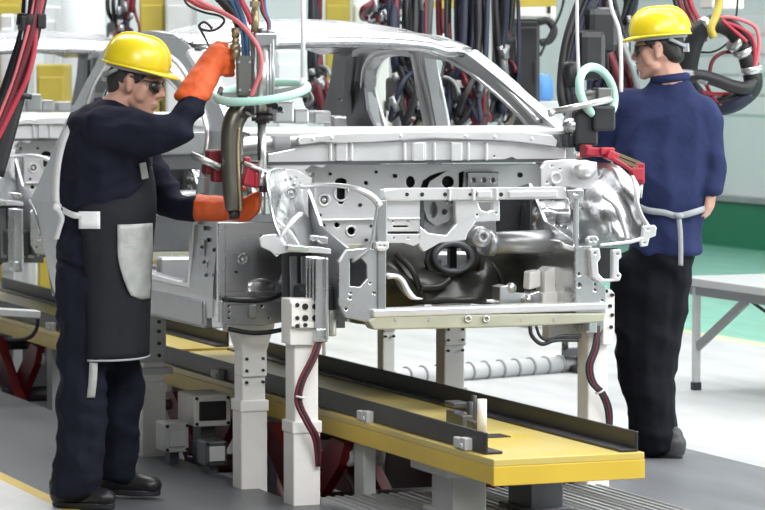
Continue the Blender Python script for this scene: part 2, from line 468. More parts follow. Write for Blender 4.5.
quad(f, WX0, WY0, WX1, PY0, 0); quad(f, WX0, PY0, -PX, PY1, 0); quad(f, PX, PY0, WX1, PY1, 0); quad(f, WX0, PY1, WX1, WY1, 0)
# pit walls and bottom
for a, b_ in (((-PX, PY0), (PX, PY0)), ((PX, PY0), (PX, PY1)), ((PX, PY1), (-PX, PY1)), ((-PX, PY1), (-PX, PY0))):
    f.add([(a[0], a[1], 0), (b_[0], b_[1], 0), (b_[0], b_[1], -PD), (a[0], a[1], -PD)], [(0, 1, 2, 3)])
quad(f, -PX, PY0, PX, PY1, -PD)
fl = struct('floor', f, FLOORM)
w = MB(); w.box(((WX0 + WX1) / 2, WY1 + 0.1, 2.5), (WX1 - WX0, 0.2, 5.0)); struct('wall_back', w, 'wallpaint')
w = MB(); w.box((WX1 + 0.1, (WY0 + WY1) / 2, 2.5), (0.2, WY1 - WY0, 5.0)); struct('wall_right', w, 'wallpaint')
w = MB(); w.box((WX1 - 0.03, (WY0 + WY1) / 2, 0.20), (0.06, WY1 - WY0, 0.40)); struct('baseboard_right', w, 'green_dark')
w = MB(); w.box((WX1 - 0.05, (WY0 + WY1) / 2, 0.44), (0.1, WY1 - WY0, 0.05)); struct('trim_1', w, 'steel_grey')
w = MB()
for z in (1.28, 1.46, 1.64, 1.82, 2.0): w.box((WX1 - 0.012, (WY0 + WY1) / 2, z), (0.024, WY1 - WY0, 0.165))
struct('trim_2', w, 'wallwhite', bevel=0.01)
# ribbed steel plate over the front of the pit
def rib_mat():
    m = mat('ribbed_plate_steel', (0.46, 0.47, 0.48), 0.4, 0.5, 0.08, 5)
    nt = m.node_tree; b = nt.nodes['Principled BSDF']; tc = nt.nodes.new('ShaderNodeTexCoord')
    wv = nt.nodes.new('ShaderNodeTexWave'); wv.inputs['Scale'].default_value = 7.0; wv.bands_direction = 'X'
    nt.links.new(tc.outputs['Object'], wv.inputs['Vector'])
    bp = nt.nodes.new('ShaderNodeBump'); bp.inputs['Strength'].default_value = 0.7; bp.inputs['Distance'].default_value = 0.02
    nt.links.new(wv.outputs['Fac'], bp.inputs['Height']); nt.links.new(bp.outputs['Normal'], b.inputs['Normal'])
    return m
M['rib'] = rib_mat()
w = MB(); w.box((0.04, -0.58, 0.008), (1.14, 1.5, 0.016))
i = -0.52
while i < 0.62:
    w.box((i, -0.58, 0.018), (0.012, 1.48, 0.008)); i += 0.036
top('floor_plate', w, 'rib', 'ribbed grey steel floor plate in front of the yellow deck', 'floor plate')
# ------------------------------------------------------------------ the car body on the line
def sx(z):                                   # half width of the side frame at height z
    if z <= 1.0: return 0.775
    if z <= 1.36: return 0.775 - (z - 1.0) / 0.36 * 0.065
    return 0.71 - (z - 1.36) / 0.36 * 0.105
car = thing('car_body', 'bare silver car body resting on white posts over the yellow deck, nearest car', 'car body', (0, 1.7, 0.6), 0, 'unpainted car bodies on the line')
def side(sgn):
    b = MB()
    out = [(0.60, 1.365), (0.8, 1.455), (1.05, 1.565), (1.25, 1.645), (1.42, 1.70), (1.65, 1.745), (2.0, 1.765), (2.4, 1.755), (2.62, 1.69), (2.76, 1.55), (2.90, 1.38), (3.02, 1.26), (3.16, 1.14), (3.29, 1.0), (3.24, 0.985), (3.19, 0.96), (3.10, 0.89), (3.03, 0.82), (2.97, 0.74), (2.92, 0.65), (2.89, 0.60), (2.80, 0.60), (2.64, 0.62), (2.4, 0.63), (0.85, 0.63), (0.62, 0.66), (0.58, 0.9), (0.585, 1.2)]
    fr = [(0.90, 0.80), (0.865, 1.0), (0.86, 1.30), (0.92, 1.385), (1.12, 1.49), (1.35, 1.58), (1.55, 1.635), (1.79, 1.655), (1.83, 1.50), (1.86, 1.33), (1.85, 0.85), (1.80, 0.79), (1.0, 0.77)]
    re = [(2.02, 0.85), (2.0, 1.33), (1.975, 1.5), (1.95, 1.655), (2.2, 1.67), (2.38, 1.655), (2.52, 1.60), (2.62, 1.50), (2.62, 1.36), (2.60, 1.18), (2.54, 1.06), (2.48, 0.92), (2.42, 0.80), (2.1, 0.79)]
    b.plate(out, [fr, re], 0.055, lambda u, v, w: Vector((sgn * (sx(v) - w + 0.008 * math.sin((v - 0.6) * 9) * (v < 1.3)), u, v)), step=0.09)
    o = obj('side_frame', b, 'steel_side', car, bevel=0.016)
    # sub parts: inner door flanges and hinge plates
    for hole in (fr, re):
        q = MB(); c = Vector((sum(p[0] for p in hole) / len(hole), sum(p[1] for p in hole) / len(hole)))
        pts = [(Vector(p) - c) * 1.012 + c for p in hole]
        q.tube(spl([Vector((sgn * (sx(p.y) - 0.0), p.x, p.y)) for p in pts], 4, True), 0.013, 8, closed=True)
        q.tube(spl([Vector((sgn * (sx(p.y) - 0.058), (p.x - c.x) * 1.03 + c.x, (p.y - c.y) * 1.03 + c.y)) for p in pts], 4, True), 0.009, 8, closed=True)
        obj('door_flange', q, 'steel_pale', o)
    q = MB()
    for z in (0.92, 1.16): q.box((sgn * 0.772, 0.74, z), (0.02, 0.07, 0.06))
    for (yy, zz) in ((0.68, 0.86), (0.80, 1.02), (0.7, 1.26), (1.3, 0.70), (1.7, 0.70)):
        q.cyl((sgn * 0.765, yy, zz), (sgn * 0.783, yy, zz), 0.014, n=12)
    obj('hinge_plate', q, 'steel_grey', o)
    # the wheel arch lip and inner wheelhouse
    q = MB(); q.tube(spl([Vector((sgn * 0.772, y, z)) for y, z in ((3.29, 1.0), (3.19, .955), (3.10, .885), (3.03, .815), (2.97, .735), (2.92, .65), (2.88, .59))], 4), 0.010, 8); obj('wheel_arch_lip', q, 'steel_grey', o)
    q = MB(); q.plate([(3.36, 1.03), (3.2, 1.05), (2.95, .9), (2.82, .6), (2.98, .58), (3.05, .68), (3.13, .79), (3.24, .89)], [circ(3.0, .8, .02)], 0.02, lambda u, v, w: Vector((sgn * (0.63 - w), u, v))); obj('rear_wheelhouse', q, 'steel_dark', car, bevel=.005)
    # sill box and A pillar channel
    q = MB(); q.bar((sgn * 0.745, 0.70, 0.665), (sgn * 0.745, 2.62, 0.665), 0.09, 0.11); obj('sill', q, 'steel_grey', car, bevel=0.015)
    q = MB(); q.tube(spl([(sgn * 0.668, 0.72, 1.395), (sgn * 0.645, 1.05, 1.545), (sgn * 0.62, 1.36, 1.665)], 6), 0.022, 10)
    q.tube(spl([(sgn * 0.635, 0.74, 1.395), (sgn * 0.612, 1.06, 1.545), (sgn * 0.588, 1.36, 1.662)], 6), 0.012, 10)
    obj('windscreen_pillar', q, 'steel_pale', car)
    q = MB(); q.tube(spl([(sgn * 0.652, 0.73, 1.397), (sgn * 0.629, 1.055, 1.549), (sgn * 0.604, 1.36, 1.668)], 6), 0.013, 8); obj('pillar_groove', q, 'steel_dark', car)
    q = MB(); q.bar((sgn * 0.70, 1.93, 0.8), (sgn * 0.685, 1.93, 1.36), 0.06, 0.07, (0, 1, 0)); q.bar((sgn * 0.685, 1.91, 1.36), (sgn * 0.595, 1.86, 1.68), 0.03, 0.03, (0, 1, 0)); q.bar((sgn * 0.655, 1.95, 1.36), (sgn * 0.565, 1.90, 1.68), 0.03, 0.03, (0, 1, 0))
    obj('centre_pillar', q, 'steel_pale', car, bevel=0.012)
side(-1); side(1)
# roof
b = MB(); rows = []
for i in range(15):
    v = i / 14; y = 1.36 + v * 1.42; zc = 1.705 + 0.115 * math.sin(PI * min(1, 0.04 + v * 0.86) ** 0.8) - 0.02 * v
    row = []
    for j in range(21):
        u = j / 10 - 1
        row.append(Vector((u * (0.605 - 0.02 * v), y - 0.035 * (1 - u * u) * (1 - v) + 0.03 * (1 - u * u) * v, zc - (0.045 + 0.03 * math.sin(PI * v)) * abs(u) ** 2.4 - (0.012 if j in (2, 18) else 0))))
    rows.append(row)
b.grid(rows); obj('roof_panel', b, 'steel', car, solid=0.012)
b = MB(); b.tube([r + Vector((0, 0.01, -0.02)) for r in rows[0]], 0.022, 8); b.tube([r + Vector((0, 0.11, -0.02)) for r in rows[0]], 0.018, 8); obj('roof_header', b, 'steel', car)
b = MB()
for k in (5, 9): b.tube([r + Vector((0, 0, -0.022)) for r in rows[k]], 0.018, 6)
obj('roof_bow', b, 'steel_grey', car)
# rear shelf, seat bulkhead, floor, tunnel
b = MB(); b.box((0, 2.88, 1.30), (1.36, 0.22, 0.03)); b.box((0, 2.78, 1.27), (1.36, 0.03, 0.10)); obj('rear_shelf', b, 'steel_pale', car, bevel=0.008)
b = MB()
b.plate([(-0.7, 0.78), (0.7, 0.78), (0.7, 1.27), (-0.7, 1.27)], [[(-0.5, 0.95), (-0.08, 0.95), (-0.08, 1.15), (-0.5, 1.15)], [(0.08, 0.95), (0.5, 0.95), (0.5, 1.15), (0.08, 1.15)]], 0.03, lambda u, v, w: Vector((u, 2.82 + w, v)))
obj('seat_bulkhead', b, 'steel_grey', car, bevel=0.006)
for s in (-1, 1):
    b = MB()      # inner quarter panel against the rear pillar, interior shade put into its dark steel
    b.plate([(2.78, 1.28), (3.02, 1.22), (2.92, 1.36), (2.76, 1.53), (2.62, 1.66), (2.52, 1.66), (2.70, 1.5)], [], 0.02, lambda u, v, w: Vector((s * (sx(v) - 0.075 - w), u, v)))
    obj('inner_quarter_panel', b, 'steel_dark', car, bevel=0.006)
b = MB(); b.box((0, 1.85, 0.70), (1.46, 2.3, 0.03))
for k in range(6): b.box((0, 0.95 + k * 0.35, 0.722), (1.3, 0.05, 0.02))
obj('floor_pan', b, 'steel_grey', car, bevel=0.006)
b = MB(); b.lathe((0, 0.72, 0.74), [(0.15, 0), (0.16, 0.3), (0.15, 1.9)], 24, (0, 1, 0)); obj('floor_tunnel', b, 'steel_grey', car)
for s in (-1, 1):
    b = MB(); b.box((s * 0.36, 1.35, 0.78), (0.5, 0.06, 0.13)); b.box((s * 0.36, 1.85, 0.77), (0.5, 0.06, 0.1)); obj('seat_crossmember', b, 'steel_pale', car, bevel=0.012)
b = MB(); b.tube(spl([(-0.68, 0.86, 1.29), (-0.3, 0.88, 1.33), (0.3, 0.88, 1.33), (0.68, 0.86, 1.29)], 5), 0.035, 12)
for x in (-0.42, -0.2, 0.12, 0.4): b.box((x, 0.87, 1.32), (0.07, 0.09, 0.11))
obj('dash_crossbeam', b, 'steel_pale', car, bevel=0.006)
b = MB(); b.pX(0.60, [(334, 47), (374, 47), (367, 62), (363, 85), (366, 110), (376, 132), (328, 132), (322, 112), (330, 80)], .02, [circ(340, 100, 2), circ(350, 72, 1.6), circ(345, 118, 2)])
obj('far_quarter_panel', b, 'steel_dark', car, bevel=.008)  # dark colour stands in for shade inside the body
b = MB()
for (x, y, w_, h_) in ((280, 112, .10, .10), (297, 116, .08, .07), (318, 117, .09, .06), (336, 122, .08, .06)):
    b.box(at(x, y, Y=2.72), (w_, .12, h_))
obj('shelf_bracket', b, 'steel_pale', car, bevel=.012)
# cowl and plenum
b = MB()
b.pY(0.50, [(298, 141), (300, 137), (345, 133), (430, 131), (520, 131), (552, 135), (558, 141), (556, 147), (510, 141), (430, 138), (376, 142), (340, 143), (322, 142), (300, 145)], 0.03)
for (x, y) in ((313, 139), (332, 138), (401, 136), (466, 136), (495, 137), (532, 139)): 
    p = at(x, y, Y=0.5); b.cyl(p + Vector((0, -0.004, 0)), p + Vector((0, 0.004, 0)), 0.008, n=10)
obj('cowl_flange', b, 'steel_pale', car, bevel=0.005)
b = MB()
L = at(298, 143, Y=0.5).z
b.add([(-0.66, 0.52, 1.355), (0.66, 0.52, 1.355), (0.68, 0.72, 1.375), (-0.68, 0.72, 1.375)], [(0, 1, 2, 3)]); obj('cowl_top', b, 'steel_pale', car, solid=0.012)
b = MB()
b.pY(0.535, [(268, 154), (310, 145), (340, 143), (376, 142), (430, 140), (490, 140), (530, 143), (566, 149), (566, 163), (520, 162), (512, 157), (500, 161.5), (420, 161.5), (330, 163), (322, 168), (312, 165), (302, 173), (280, 171), (268, 166)], 0.02,
     holes=[circ(343, 145.5, 1), circ(494, 156.5, 1)])
for x in (330, 351, 404, 413, 424, 434, 468, 486): 
    p = at(x, 151.5, Y=0.53); b.box(p, (0.012, 0.016, 0.07))
for (x0, x1) in ((412, 424), (446, 466), (333, 349)):
    p = at((x0 + x1) / 2, 151.5, Y=0.53); b.box(p, (0.045, 0.02, 0.072))
obj('plenum_panel', b, 'steel_pale', car, bevel=0.004)
b = MB(); zb = at(400, 162, Y=0.53).z
b.box((0.02, 0.66, zb), (1.30, 0.26, 0.012)); obj('plenum_floor', b, 'steel_dark', car)
# dash panel
b = MB()
Yd = 0.72
hl = [circ(324, 200, 4), circ(341, 182, 6, 4), [(337, 187), (345, 187), (345, 200), (343, 204), (339, 204), (337, 200)], circ(366, 183, 2), circ(323, 226, 2.6), circ(337, 225, 2.6), circ(351, 231, 4), circ(410.5, 182, 4.4, 6),
      [(420, 190), (423, 181), (430, 176), (438, 173), (446, 171), (438, 176), (430, 181), (427, 189)], circ(448, 182, 6, 6), [(459, 173), (464, 171), (463, 188), (459, 188)]]
b.pY(Yd, [(306, 164), (560, 164), (560, 240), (500, 240), (470, 246), (430, 246), (390, 250), (306, 256)], 0.008, hl)
obj('dash_panel', b, 'steel_pale', car, bevel=0.002)
b = MB(); b.pY(Yd + 0.03, [(306, 168), (560, 168), (560, 243), (306, 256)], 0.01); obj('dash_shade_back', b, 'void', car)  # black sheet in place of shade behind the dash openings
b = MB(); p = at(324, 200, Y=Yd); q = at(351, 231, Y=Yd)
b.torus(p, (0, 1, 0), 0.022, 0.007); b.torus(q, (0, 1, 0), 0.02, 0.006); b.sph(p + Vector((0, 0.005, 0)), 0.011)
p = at(341, 196, Y=Yd)
b.torus(at(341, 193, Y=Yd), (0, 1, 0), 0.03, 0.005)
z = at(345, 219.5, Y=Yd).z; x0 = at(308, 219, Y=Yd).x; x1 = at(384, 219, Y=Yd).x
b.box(((x0 + x1) / 2, Yd - 0.012, z), (x1 - x0, 0.03, 0.008))
x0 = at(316, 175, Y=Yd).x; b.box((at(311, 200, Y=Yd).x, Yd - 0.02, at(311, 202, Y=Yd).z), (0.015, 0.04, 0.15))
for yy in (176, 240): pass
obj('dash_bead', b, 'steel_pale', car, bevel=0.003)
b = MB(); b.pY(Yd - 0.02, [(331, 244), (364, 244), (354, 253), (342, 254)], 0.02); obj('dash_patch', b, 'olive', car, bevel=0.004)
b = MB(); b.pY(Yd - 0.03, [(468, 172), (499, 172), (499, 188), (468, 188)], 0.03, [circ(474, 180, 2), circ(484, 180, 2), circ(493, 180, 2)]); obj('dash_bracket', b, 'steel', car, bevel=0.003)
# toe board with tunnel ring, shade put into its dark colour
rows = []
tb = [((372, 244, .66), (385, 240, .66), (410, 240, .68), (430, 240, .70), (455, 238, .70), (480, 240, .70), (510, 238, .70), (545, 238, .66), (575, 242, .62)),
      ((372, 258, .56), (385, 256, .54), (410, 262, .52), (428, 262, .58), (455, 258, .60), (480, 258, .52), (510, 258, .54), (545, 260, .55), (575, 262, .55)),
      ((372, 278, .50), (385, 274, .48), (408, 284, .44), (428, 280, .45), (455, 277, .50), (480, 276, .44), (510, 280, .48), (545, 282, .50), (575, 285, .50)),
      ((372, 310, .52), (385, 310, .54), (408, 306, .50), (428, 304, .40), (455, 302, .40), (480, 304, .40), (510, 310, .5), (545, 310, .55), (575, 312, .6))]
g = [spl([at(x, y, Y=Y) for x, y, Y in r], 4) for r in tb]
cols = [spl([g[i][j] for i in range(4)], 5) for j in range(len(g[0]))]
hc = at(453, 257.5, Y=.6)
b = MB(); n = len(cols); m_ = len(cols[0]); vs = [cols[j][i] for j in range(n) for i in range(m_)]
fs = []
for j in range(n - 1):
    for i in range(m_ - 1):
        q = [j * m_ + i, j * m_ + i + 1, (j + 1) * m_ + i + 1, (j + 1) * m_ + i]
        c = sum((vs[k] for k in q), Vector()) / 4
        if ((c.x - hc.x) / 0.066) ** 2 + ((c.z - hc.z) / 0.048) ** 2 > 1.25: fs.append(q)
b.add(vs, fs, True); obj('toe_board', b, 'toe_shade', car, solid=0.012)
b = MB(); b.pY(0.50, [(426, 262), (430, 246), (440, 240), (462, 239), (476, 244), (482, 262), (478, 276), (466, 284), (440, 284), (430, 276)], .03, [circ(453.5, 257.5, 15.5, 12, 24)]); obj('tunnel_bulkhead', b, 'toe_shade', car, bevel=.008)
b = MB(); R = [at(453.5 + 18.5 * math.cos(2 * PI * k / 28), 257.5 + 14.5 * math.sin(2 * PI * k / 28), Y=.48) for k in range(28)]
b.tube(R, 0.012, 8, closed=True); obj('tunnel_ring', b, 'steel_dark', car)
b = MB(); b.bar(at(452, 246, Y=.9), at(452, 272, Y=.9), .03, .03); obj('tunnel_stay', b, 'black', car)
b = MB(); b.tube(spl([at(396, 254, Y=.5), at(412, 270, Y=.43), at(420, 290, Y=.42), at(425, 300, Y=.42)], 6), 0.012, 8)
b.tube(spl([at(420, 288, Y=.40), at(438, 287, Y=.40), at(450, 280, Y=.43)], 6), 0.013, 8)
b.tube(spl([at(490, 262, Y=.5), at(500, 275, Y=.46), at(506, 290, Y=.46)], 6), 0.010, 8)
obj('toe_board_bead', b, 'toe_shade', car)
b = MB()
ar = [at(x, y, Y=.30) for x, y in ((387, 276), (398, 275), (405, 281), (410, 290), (416, 297), (423, 299))]
ar2 = [at(x, y, Y=.30) for x, y in ((387, 279), (396, 279), (401, 284), (405, 293), (410, 299), (418, 300))]
b.grid([spl(ar, 4), spl(ar2, 4)]); b.grid([spl(ar, 4), [p + Vector((0, .1, 0)) for p in spl(ar, 4)]]); obj('arch_flange', b, 'steel_pale', car, solid=0.006)
# front panel: tie bar, posts, side plates, lower crossmember
b = MB()
b.pY(0.0, [(384, 190), (392, 188.5), (470, 188), (566, 187), (568, 199), (470, 200), (386, 201)], 0.05)
obj('tie_bar', b, 'steel_pale', car, bevel=0.005)
b = MB()
for (x, r) in ((422, .008), (445, .008), (470, .006), (478, .008), (488, .008), (501, .008), (522, .008), (545, .006), (407, .007)):
    p = at(x, 194.5, Y=0); b.cyl(p + Vector((0, -0.002, 0)), p + Vector((0, 0.004, 0)), r, n=12)
obj('tie_bar_hole', b, 'void', car)
b = MB()
for x in (473, 496, 449): p = at(x, 194, Y=0); b.box(p + Vector((0, -0.004, 0)), (0.012, 0.01, 0.05))
for (xa, xb) in ((476, 492), (505, 560)): 
    p = at((xa + xb) / 2, 194, Y=0); b.box(p + Vector((0, -0.004, 0)), ((xb - xa) * 0.0036, 0.012, 0.026))
obj('tie_bar_bead', b, 'steel_pale', car, bevel=0.004)
b = MB()
pa = [at(300, 184, Y=.22), at(322, 183, Y=.12), at(345, 184, Y=.05), at(362, 188, Y=.01), at(375, 195, Y=0), at(382, 204, Y=0)]
pb = [at(300, 189, Y=.22), at(322, 187, Y=.12), at(345, 188.5, Y=.05), at(360, 193, Y=.01), at(371, 200, Y=0), at(378, 209, Y=0)]
b.grid([spl(pa, 4), spl(pb, 4)]); obj('tie_bar_arm', b, 'steel_pale', car, solid=0.02)
b = MB(); b.pY(0.0, [(378, 200), (387, 200), (386, 322), (378, 322)], 0.03); obj('radiator_post', b, 'steel_grey', car, bevel=0.004)
b = MB(); b.tube(spl([at(378, 202, Y=-.01), at(375, 220, Y=-.01), at(369, 248, Y=-.01), at(352, 262, Y=.0)], 6), 0.006, 8); obj('radiator_stay', b, 'steel_grey', car)
b = MB(); b.pY(-0.02, [(376, 242), (389, 242), (389, 248), (386, 251), (379, 251), (376, 248)], 0.02, [circ(380, 246, 1), circ(384.5, 246, 1)]); obj('post_bracket', b, 'steel_pale', car, bevel=0.003)
b = MB()
b.pY(0.01, [(339, 262), (346, 250), (366, 248), (379, 250), (379, 324), (366, 322), (346, 318), (339, 305)], 0.02, [[(350, 259), (361, 258), (367, 265), (367, 279), (360, 287), (350, 286)], circ(350.5, 293, 1.2), circ(350, 298, 1.4), circ(374, 293, 1.4), circ(346, 309, 1.4), circ(370, 283, 1)])
obj('radiator_side_plate', b, 'steel', car, bevel=0.003)
b = MB(); b.pY(0.09, [(345, 255), (372, 255), (372, 290), (345, 290)], 0.01); obj('side_plate_shade_back', b, 'void', car)  # black backing stands in for shade behind the plate opening
b = MB()
za = at(480, 306, Y=0).z; zc = at(480, 314, Y=0).z; ze = at(480, 327, Y=0).z
xl = at(372, 316, Y=0).x; xr = at(606, 316, Y=0).x
b.box(((xl + xr) / 2, 0.03, (za + zc) / 2), (xr - xl, 0.09, za - zc)); obj('crossmember_flange', b, 'steel_pale', car, bevel=0.006)
b = MB(); b.pY(-0.01, [(368, 321), (378, 315), (606, 313), (604, 322), (560, 325), (480, 328), (374, 330)], 0.07); cm = obj('lower_crossmember', b, 'olive', car, bevel=0.006)
b = MB()
for x in (468, 486): b.torus(at(x, 319, Y=-.015), (0, 1, 0), 0.011, 0.004, 16, 6)
for x in (396, 430, 522, 555): p = at(x, 319.5, Y=-.012); b.cyl(p, p + Vector((0, .006, 0)), 0.007, n=10)
obj('crossmember_bolt', b, 'alu', cm)
# hood latch bracket in the middle
b = MB()
b.pY(0.03, [(386, 200), (420, 200), (420, 243), (414, 246), (404, 243), (386, 243)], 0.02, [[(393, 225.5), (408, 225.5), (408, 227.5), (393, 227.5)], [(387.5, 231.5), (421 - 1.5, 231.5), (421 - 1.5, 234), (387.5, 234)], circ(393, 221.5, 1), circ(408, 221.5, 1), circ(394, 238, 1), circ(408, 238, 1)])
b.box(at(404, 218.5, Y=.025), (0.125, 0.012, 0.006))
obj('latch_plate', b, 'steel_pale', car, bevel=0.003)
b = MB(); b.pY(0.07, [(386, 200), (424, 200), (424, 242), (386, 242)], 0.01); obj('latch_shade_back', b, 'steel_dark', car)  # dark backing in place of shade behind the latch slots
b = MB()
b.pY(0.03, [(455, 200), (500, 200), (500, 221), (476, 222), (468, 233), (466, 240), (440, 243), (424, 252), (419, 246), (420, 226), (428, 233), (446, 235), (456, 224)], 0.025, [[(478, 202.5), (493, 202.5), (493, 210), (488, 212), (481, 210)], circ(477, 215, 1.2), circ(496, 213, 1)])
obj('latch_bracket', b, 'steel_pale', car, bevel=0.004)
b = MB()
b.pY(0.07, [(419, 200), (462, 200), (462, 209), (447, 222), (436, 226), (428, 220), (424, 210), (423, 200)], 0.02, [circ(433.5, 210, 4, 8.5), circ(444.5, 212, 3), circ(445, 196.5, 1.5), circ(447, 201.5, 1.8), circ(452, 203, 2), circ(457, 205.5, 1.6)])
b.pY(0.10, [(418, 198), (466, 198), (462, 222), (446, 236), (430, 232), (418, 222)], 0.01)
obj('latch_recess', b, 'steel_grey', car, bevel=0.003)
# deep box, tube and apron on the right of the bracket
b = MB(); b.pY(0.5, [(498, 196), (528, 196), (528, 240), (498, 240)], 0.02); b.pX(at(527, 215, Y=.3).x, [(526, 200), (530, 200), (530, 236), (526, 236)], 0.01); obj('engine_bay_shade', b, 'void', car)  # black sheets stand in for the shade in the deep box
b = MB(); b.cyl(at(488, 243, Y=.25), at(568, 241, Y=.25), 0.042, 0.047, 20); b.cyl(at(486, 243, Y=.25), at(493, 243, Y=.25), 0.05, n=20); obj('steering_cross_tube', b, 'steel_grey', car)
b = MB(); p = at(479, 236.5, Y=.12); b.lathe(p + Vector((0, -.03, 0)), [(0.038, 0), (0.04, 0.01), (0.04, 0.09)], 20, (0, 1, 0)); b.torus(p + Vector((0, -.035, 0)), (0, 1, 0), 0.018, 0.008); obj('mount_bushing', b, 'steel_grey', car)
b = MB(); rows = []
for (xa, yt, yb, Y) in ((520, 201, 240, .50), (532, 200, 238, .40), (545, 198, 236, .36), (556, 198, 238, .40), (568, 198, 240, .30)):
    rows.append(spl([at(xa, yt, Y=Y + .05), at(xa + 2, (yt + yb) / 2 - 6, Y=Y - .03), at(xa, (yt + yb) / 2 + 6, Y=Y), at(xa - 1, yb, Y=Y - .05)], 3))
b.grid(rows); obj('engine_bay_apron', b, 'steel', car, solid=0.008)
# front aprons (strut tower and headlamp panel), left and right
def surf(name, m, rr, sub=1, solid=0.008):
    bb = MB(); g = [spl([at(x, y, Y=Y) for x, y, Y in r], 4) for r in rr]
    cols = [spl([g[i][j] for i in range(len(g))], 4) for j in range(len(g[0]))]
    bb.grid(cols); return obj(name, bb, m, car, solid=solid)
surf('headlamp_apron', 'steel', [
    [(560, 165, .50), (578, 163, .46), (598, 163, .40), (616, 165, .28), (631, 178, .18)],
    [(560, 186, .45), (576, 186, .40), (600, 182, .33), (622, 187, .16), (637, 197, .08)],
    [(558, 206, .42), (574, 205, .34), (604, 204, .16), (628, 208, .10), (641, 212, .02)],
    [(556, 226, .38), (576, 225, .28), (606, 222, .10), (632, 226, .05), (645, 227, .0)],
    [(566, 246, .30), (582, 247, .22), (606, 247, .10), (630, 244, .02), (645, 238, -.02)]])
surf('headlamp_apron', 'steel', [
    [(314, 173, .52), (297, 171, .42), (282, 169, .28), (271, 171, .12), (265, 176, .05)],
    [(313, 190, .48), (299, 188, .38), (285, 187, .24), (274, 189, .08), (268, 193, .02)],
    [(313, 210, .46), (301, 210, .38), (289, 208, .16), (278, 209, .12), (271, 212, .02)],
    [(315, 228, .44), (305, 228, .32), (294, 228, .20), (284, 228, .04), (277, 231, .0)],
    [(320, 252, .36), (311, 252, .26), (301, 251, .10), (291, 249, .02), (285, 246, -.02)]])
# strut towers: a shelf on top with holes
def shelf(pix, Y, m='steel_pale', t=0.02, holes=()):
    pass
b = MB()
b.pY(0.34, [(541, 168), (546, 161), (570, 159), (597, 162), (599, 182), (592, 190), (568, 187), (541, 188)], 0.02, [circ(552, 166, 1.2), circ(560, 169, 1), circ(575, 165, 1), circ(553, 185, 1.6), circ(547, 182, 1)])
obj('strut_tower', b, 'steel_pale', car, bevel=0.006)
b = MB(); c0 = at(584, 170, Y=.30); b.sph(c0, (0.05, 0.04, 0.04)); b.torus(at(556, 178, Y=.33), (0, 1, 0), 0.02, 0.005); obj('strut_dome', b, 'steel_pale', car)
b = MB()
b.pY(0.30, [(264, 174), (276, 168), (296, 170), (312, 178), (310, 190), (300, 187), (270, 190)], 0.02, [circ(280, 176, 1), circ(296, 178, 1.4), circ(300, 183, 1.2), circ(309, 176, 1)])
obj('strut_tower', b, 'steel_pale', car, bevel=0.006)
b = MB()
for (x, y) in ((272, 184), (279, 185), (287, 184), (294, 184), (291, 178), (284, 177)): b.sph(at(x, y, Y=.285), (0.008, 0.008, 0.008), 8, 6)
b.torus(at(291, 193, Y=.22), (0, 1, 0), 0.018, 0.006); b.sph(at(291, 193, Y=.21), 0.01, 8, 6)
obj('strut_weld_nut', b, 'steel_grey', car)
b = MB(); b.pY(0.40, [(299, 186), (308, 186), (309, 221), (304, 219), (299, 206)], 0.03); obj('apron_flange', b, 'steel_pale', car, bevel=0.004)
b = MB(); b.tube(spl([at(280, 237, Y=-.0), at(292, 222, Y=.0), at(301, 214, Y=.05)], 4), 0.010, 8); b.tube(spl([at(300, 248, Y=.0), at(290, 232, Y=.0), at(276, 220, Y=.02)], 4), 0.006, 8)
b.tube(spl([at(604, 196, Y=.2), at(618, 208, Y=.1), at(624, 226, Y=.04), at(628, 240, Y=0)], 6), 0.011, 8); obj('apron_bead', b, 'steel_pale', car)
b = MB(); b.grid([spl([at(x, y, Y=Y) for x, y, Y in ((631, 176, .16), (634, 188, .1), (634, 202, .06), (640, 218, .02), (646, 228, -.01))], 4), spl([at(x, y, Y=Y) for x, y, Y in ((634, 176, .15), (640, 188, .08), (639, 202, .04), (643, 215, 0), (650, 226, -.03))], 4)])
obj('fender_flange', b, 'steel_pale', car, solid=0.006)
b = MB(); b.pY(-0.04, [(643, 226), (655, 225), (657, 228), (656, 236), (650, 238), (648, 246), (641, 247), (640, 241), (633, 243), (601, 247), (601, 244), (633, 240), (642, 237)], 0.015, [circ(648, 229.5, 1), circ(644.5, 243, 1)]); obj('headlamp_bracket', b, 'steel_pale', car, bevel=0.004)
b = MB(); b.pY(-0.04, [(260, 238), (264, 235), (276, 234), (280, 238), (285, 245), (320, 247), (331, 249), (331, 254), (318, 253), (290, 252), (280, 254), (277, 257), (272, 252), (262, 247)], 0.015, [circ(277, 237, 1), circ(277.5, 254.5, 1)]); obj('headlamp_bracket', b, 'steel_pale', car, bevel=0.004)
b = MB(); b.pY(0.0, [(312, 235), (328, 237), (328, 244), (322, 244), (318, 241), (312, 241)], 0.03); b.bar(at(286, 247, Y=-.05), at(318, 250, Y=-.02), 0.02, 0.02); obj('apron_bracket', b, 'steel', car, bevel=0.004)
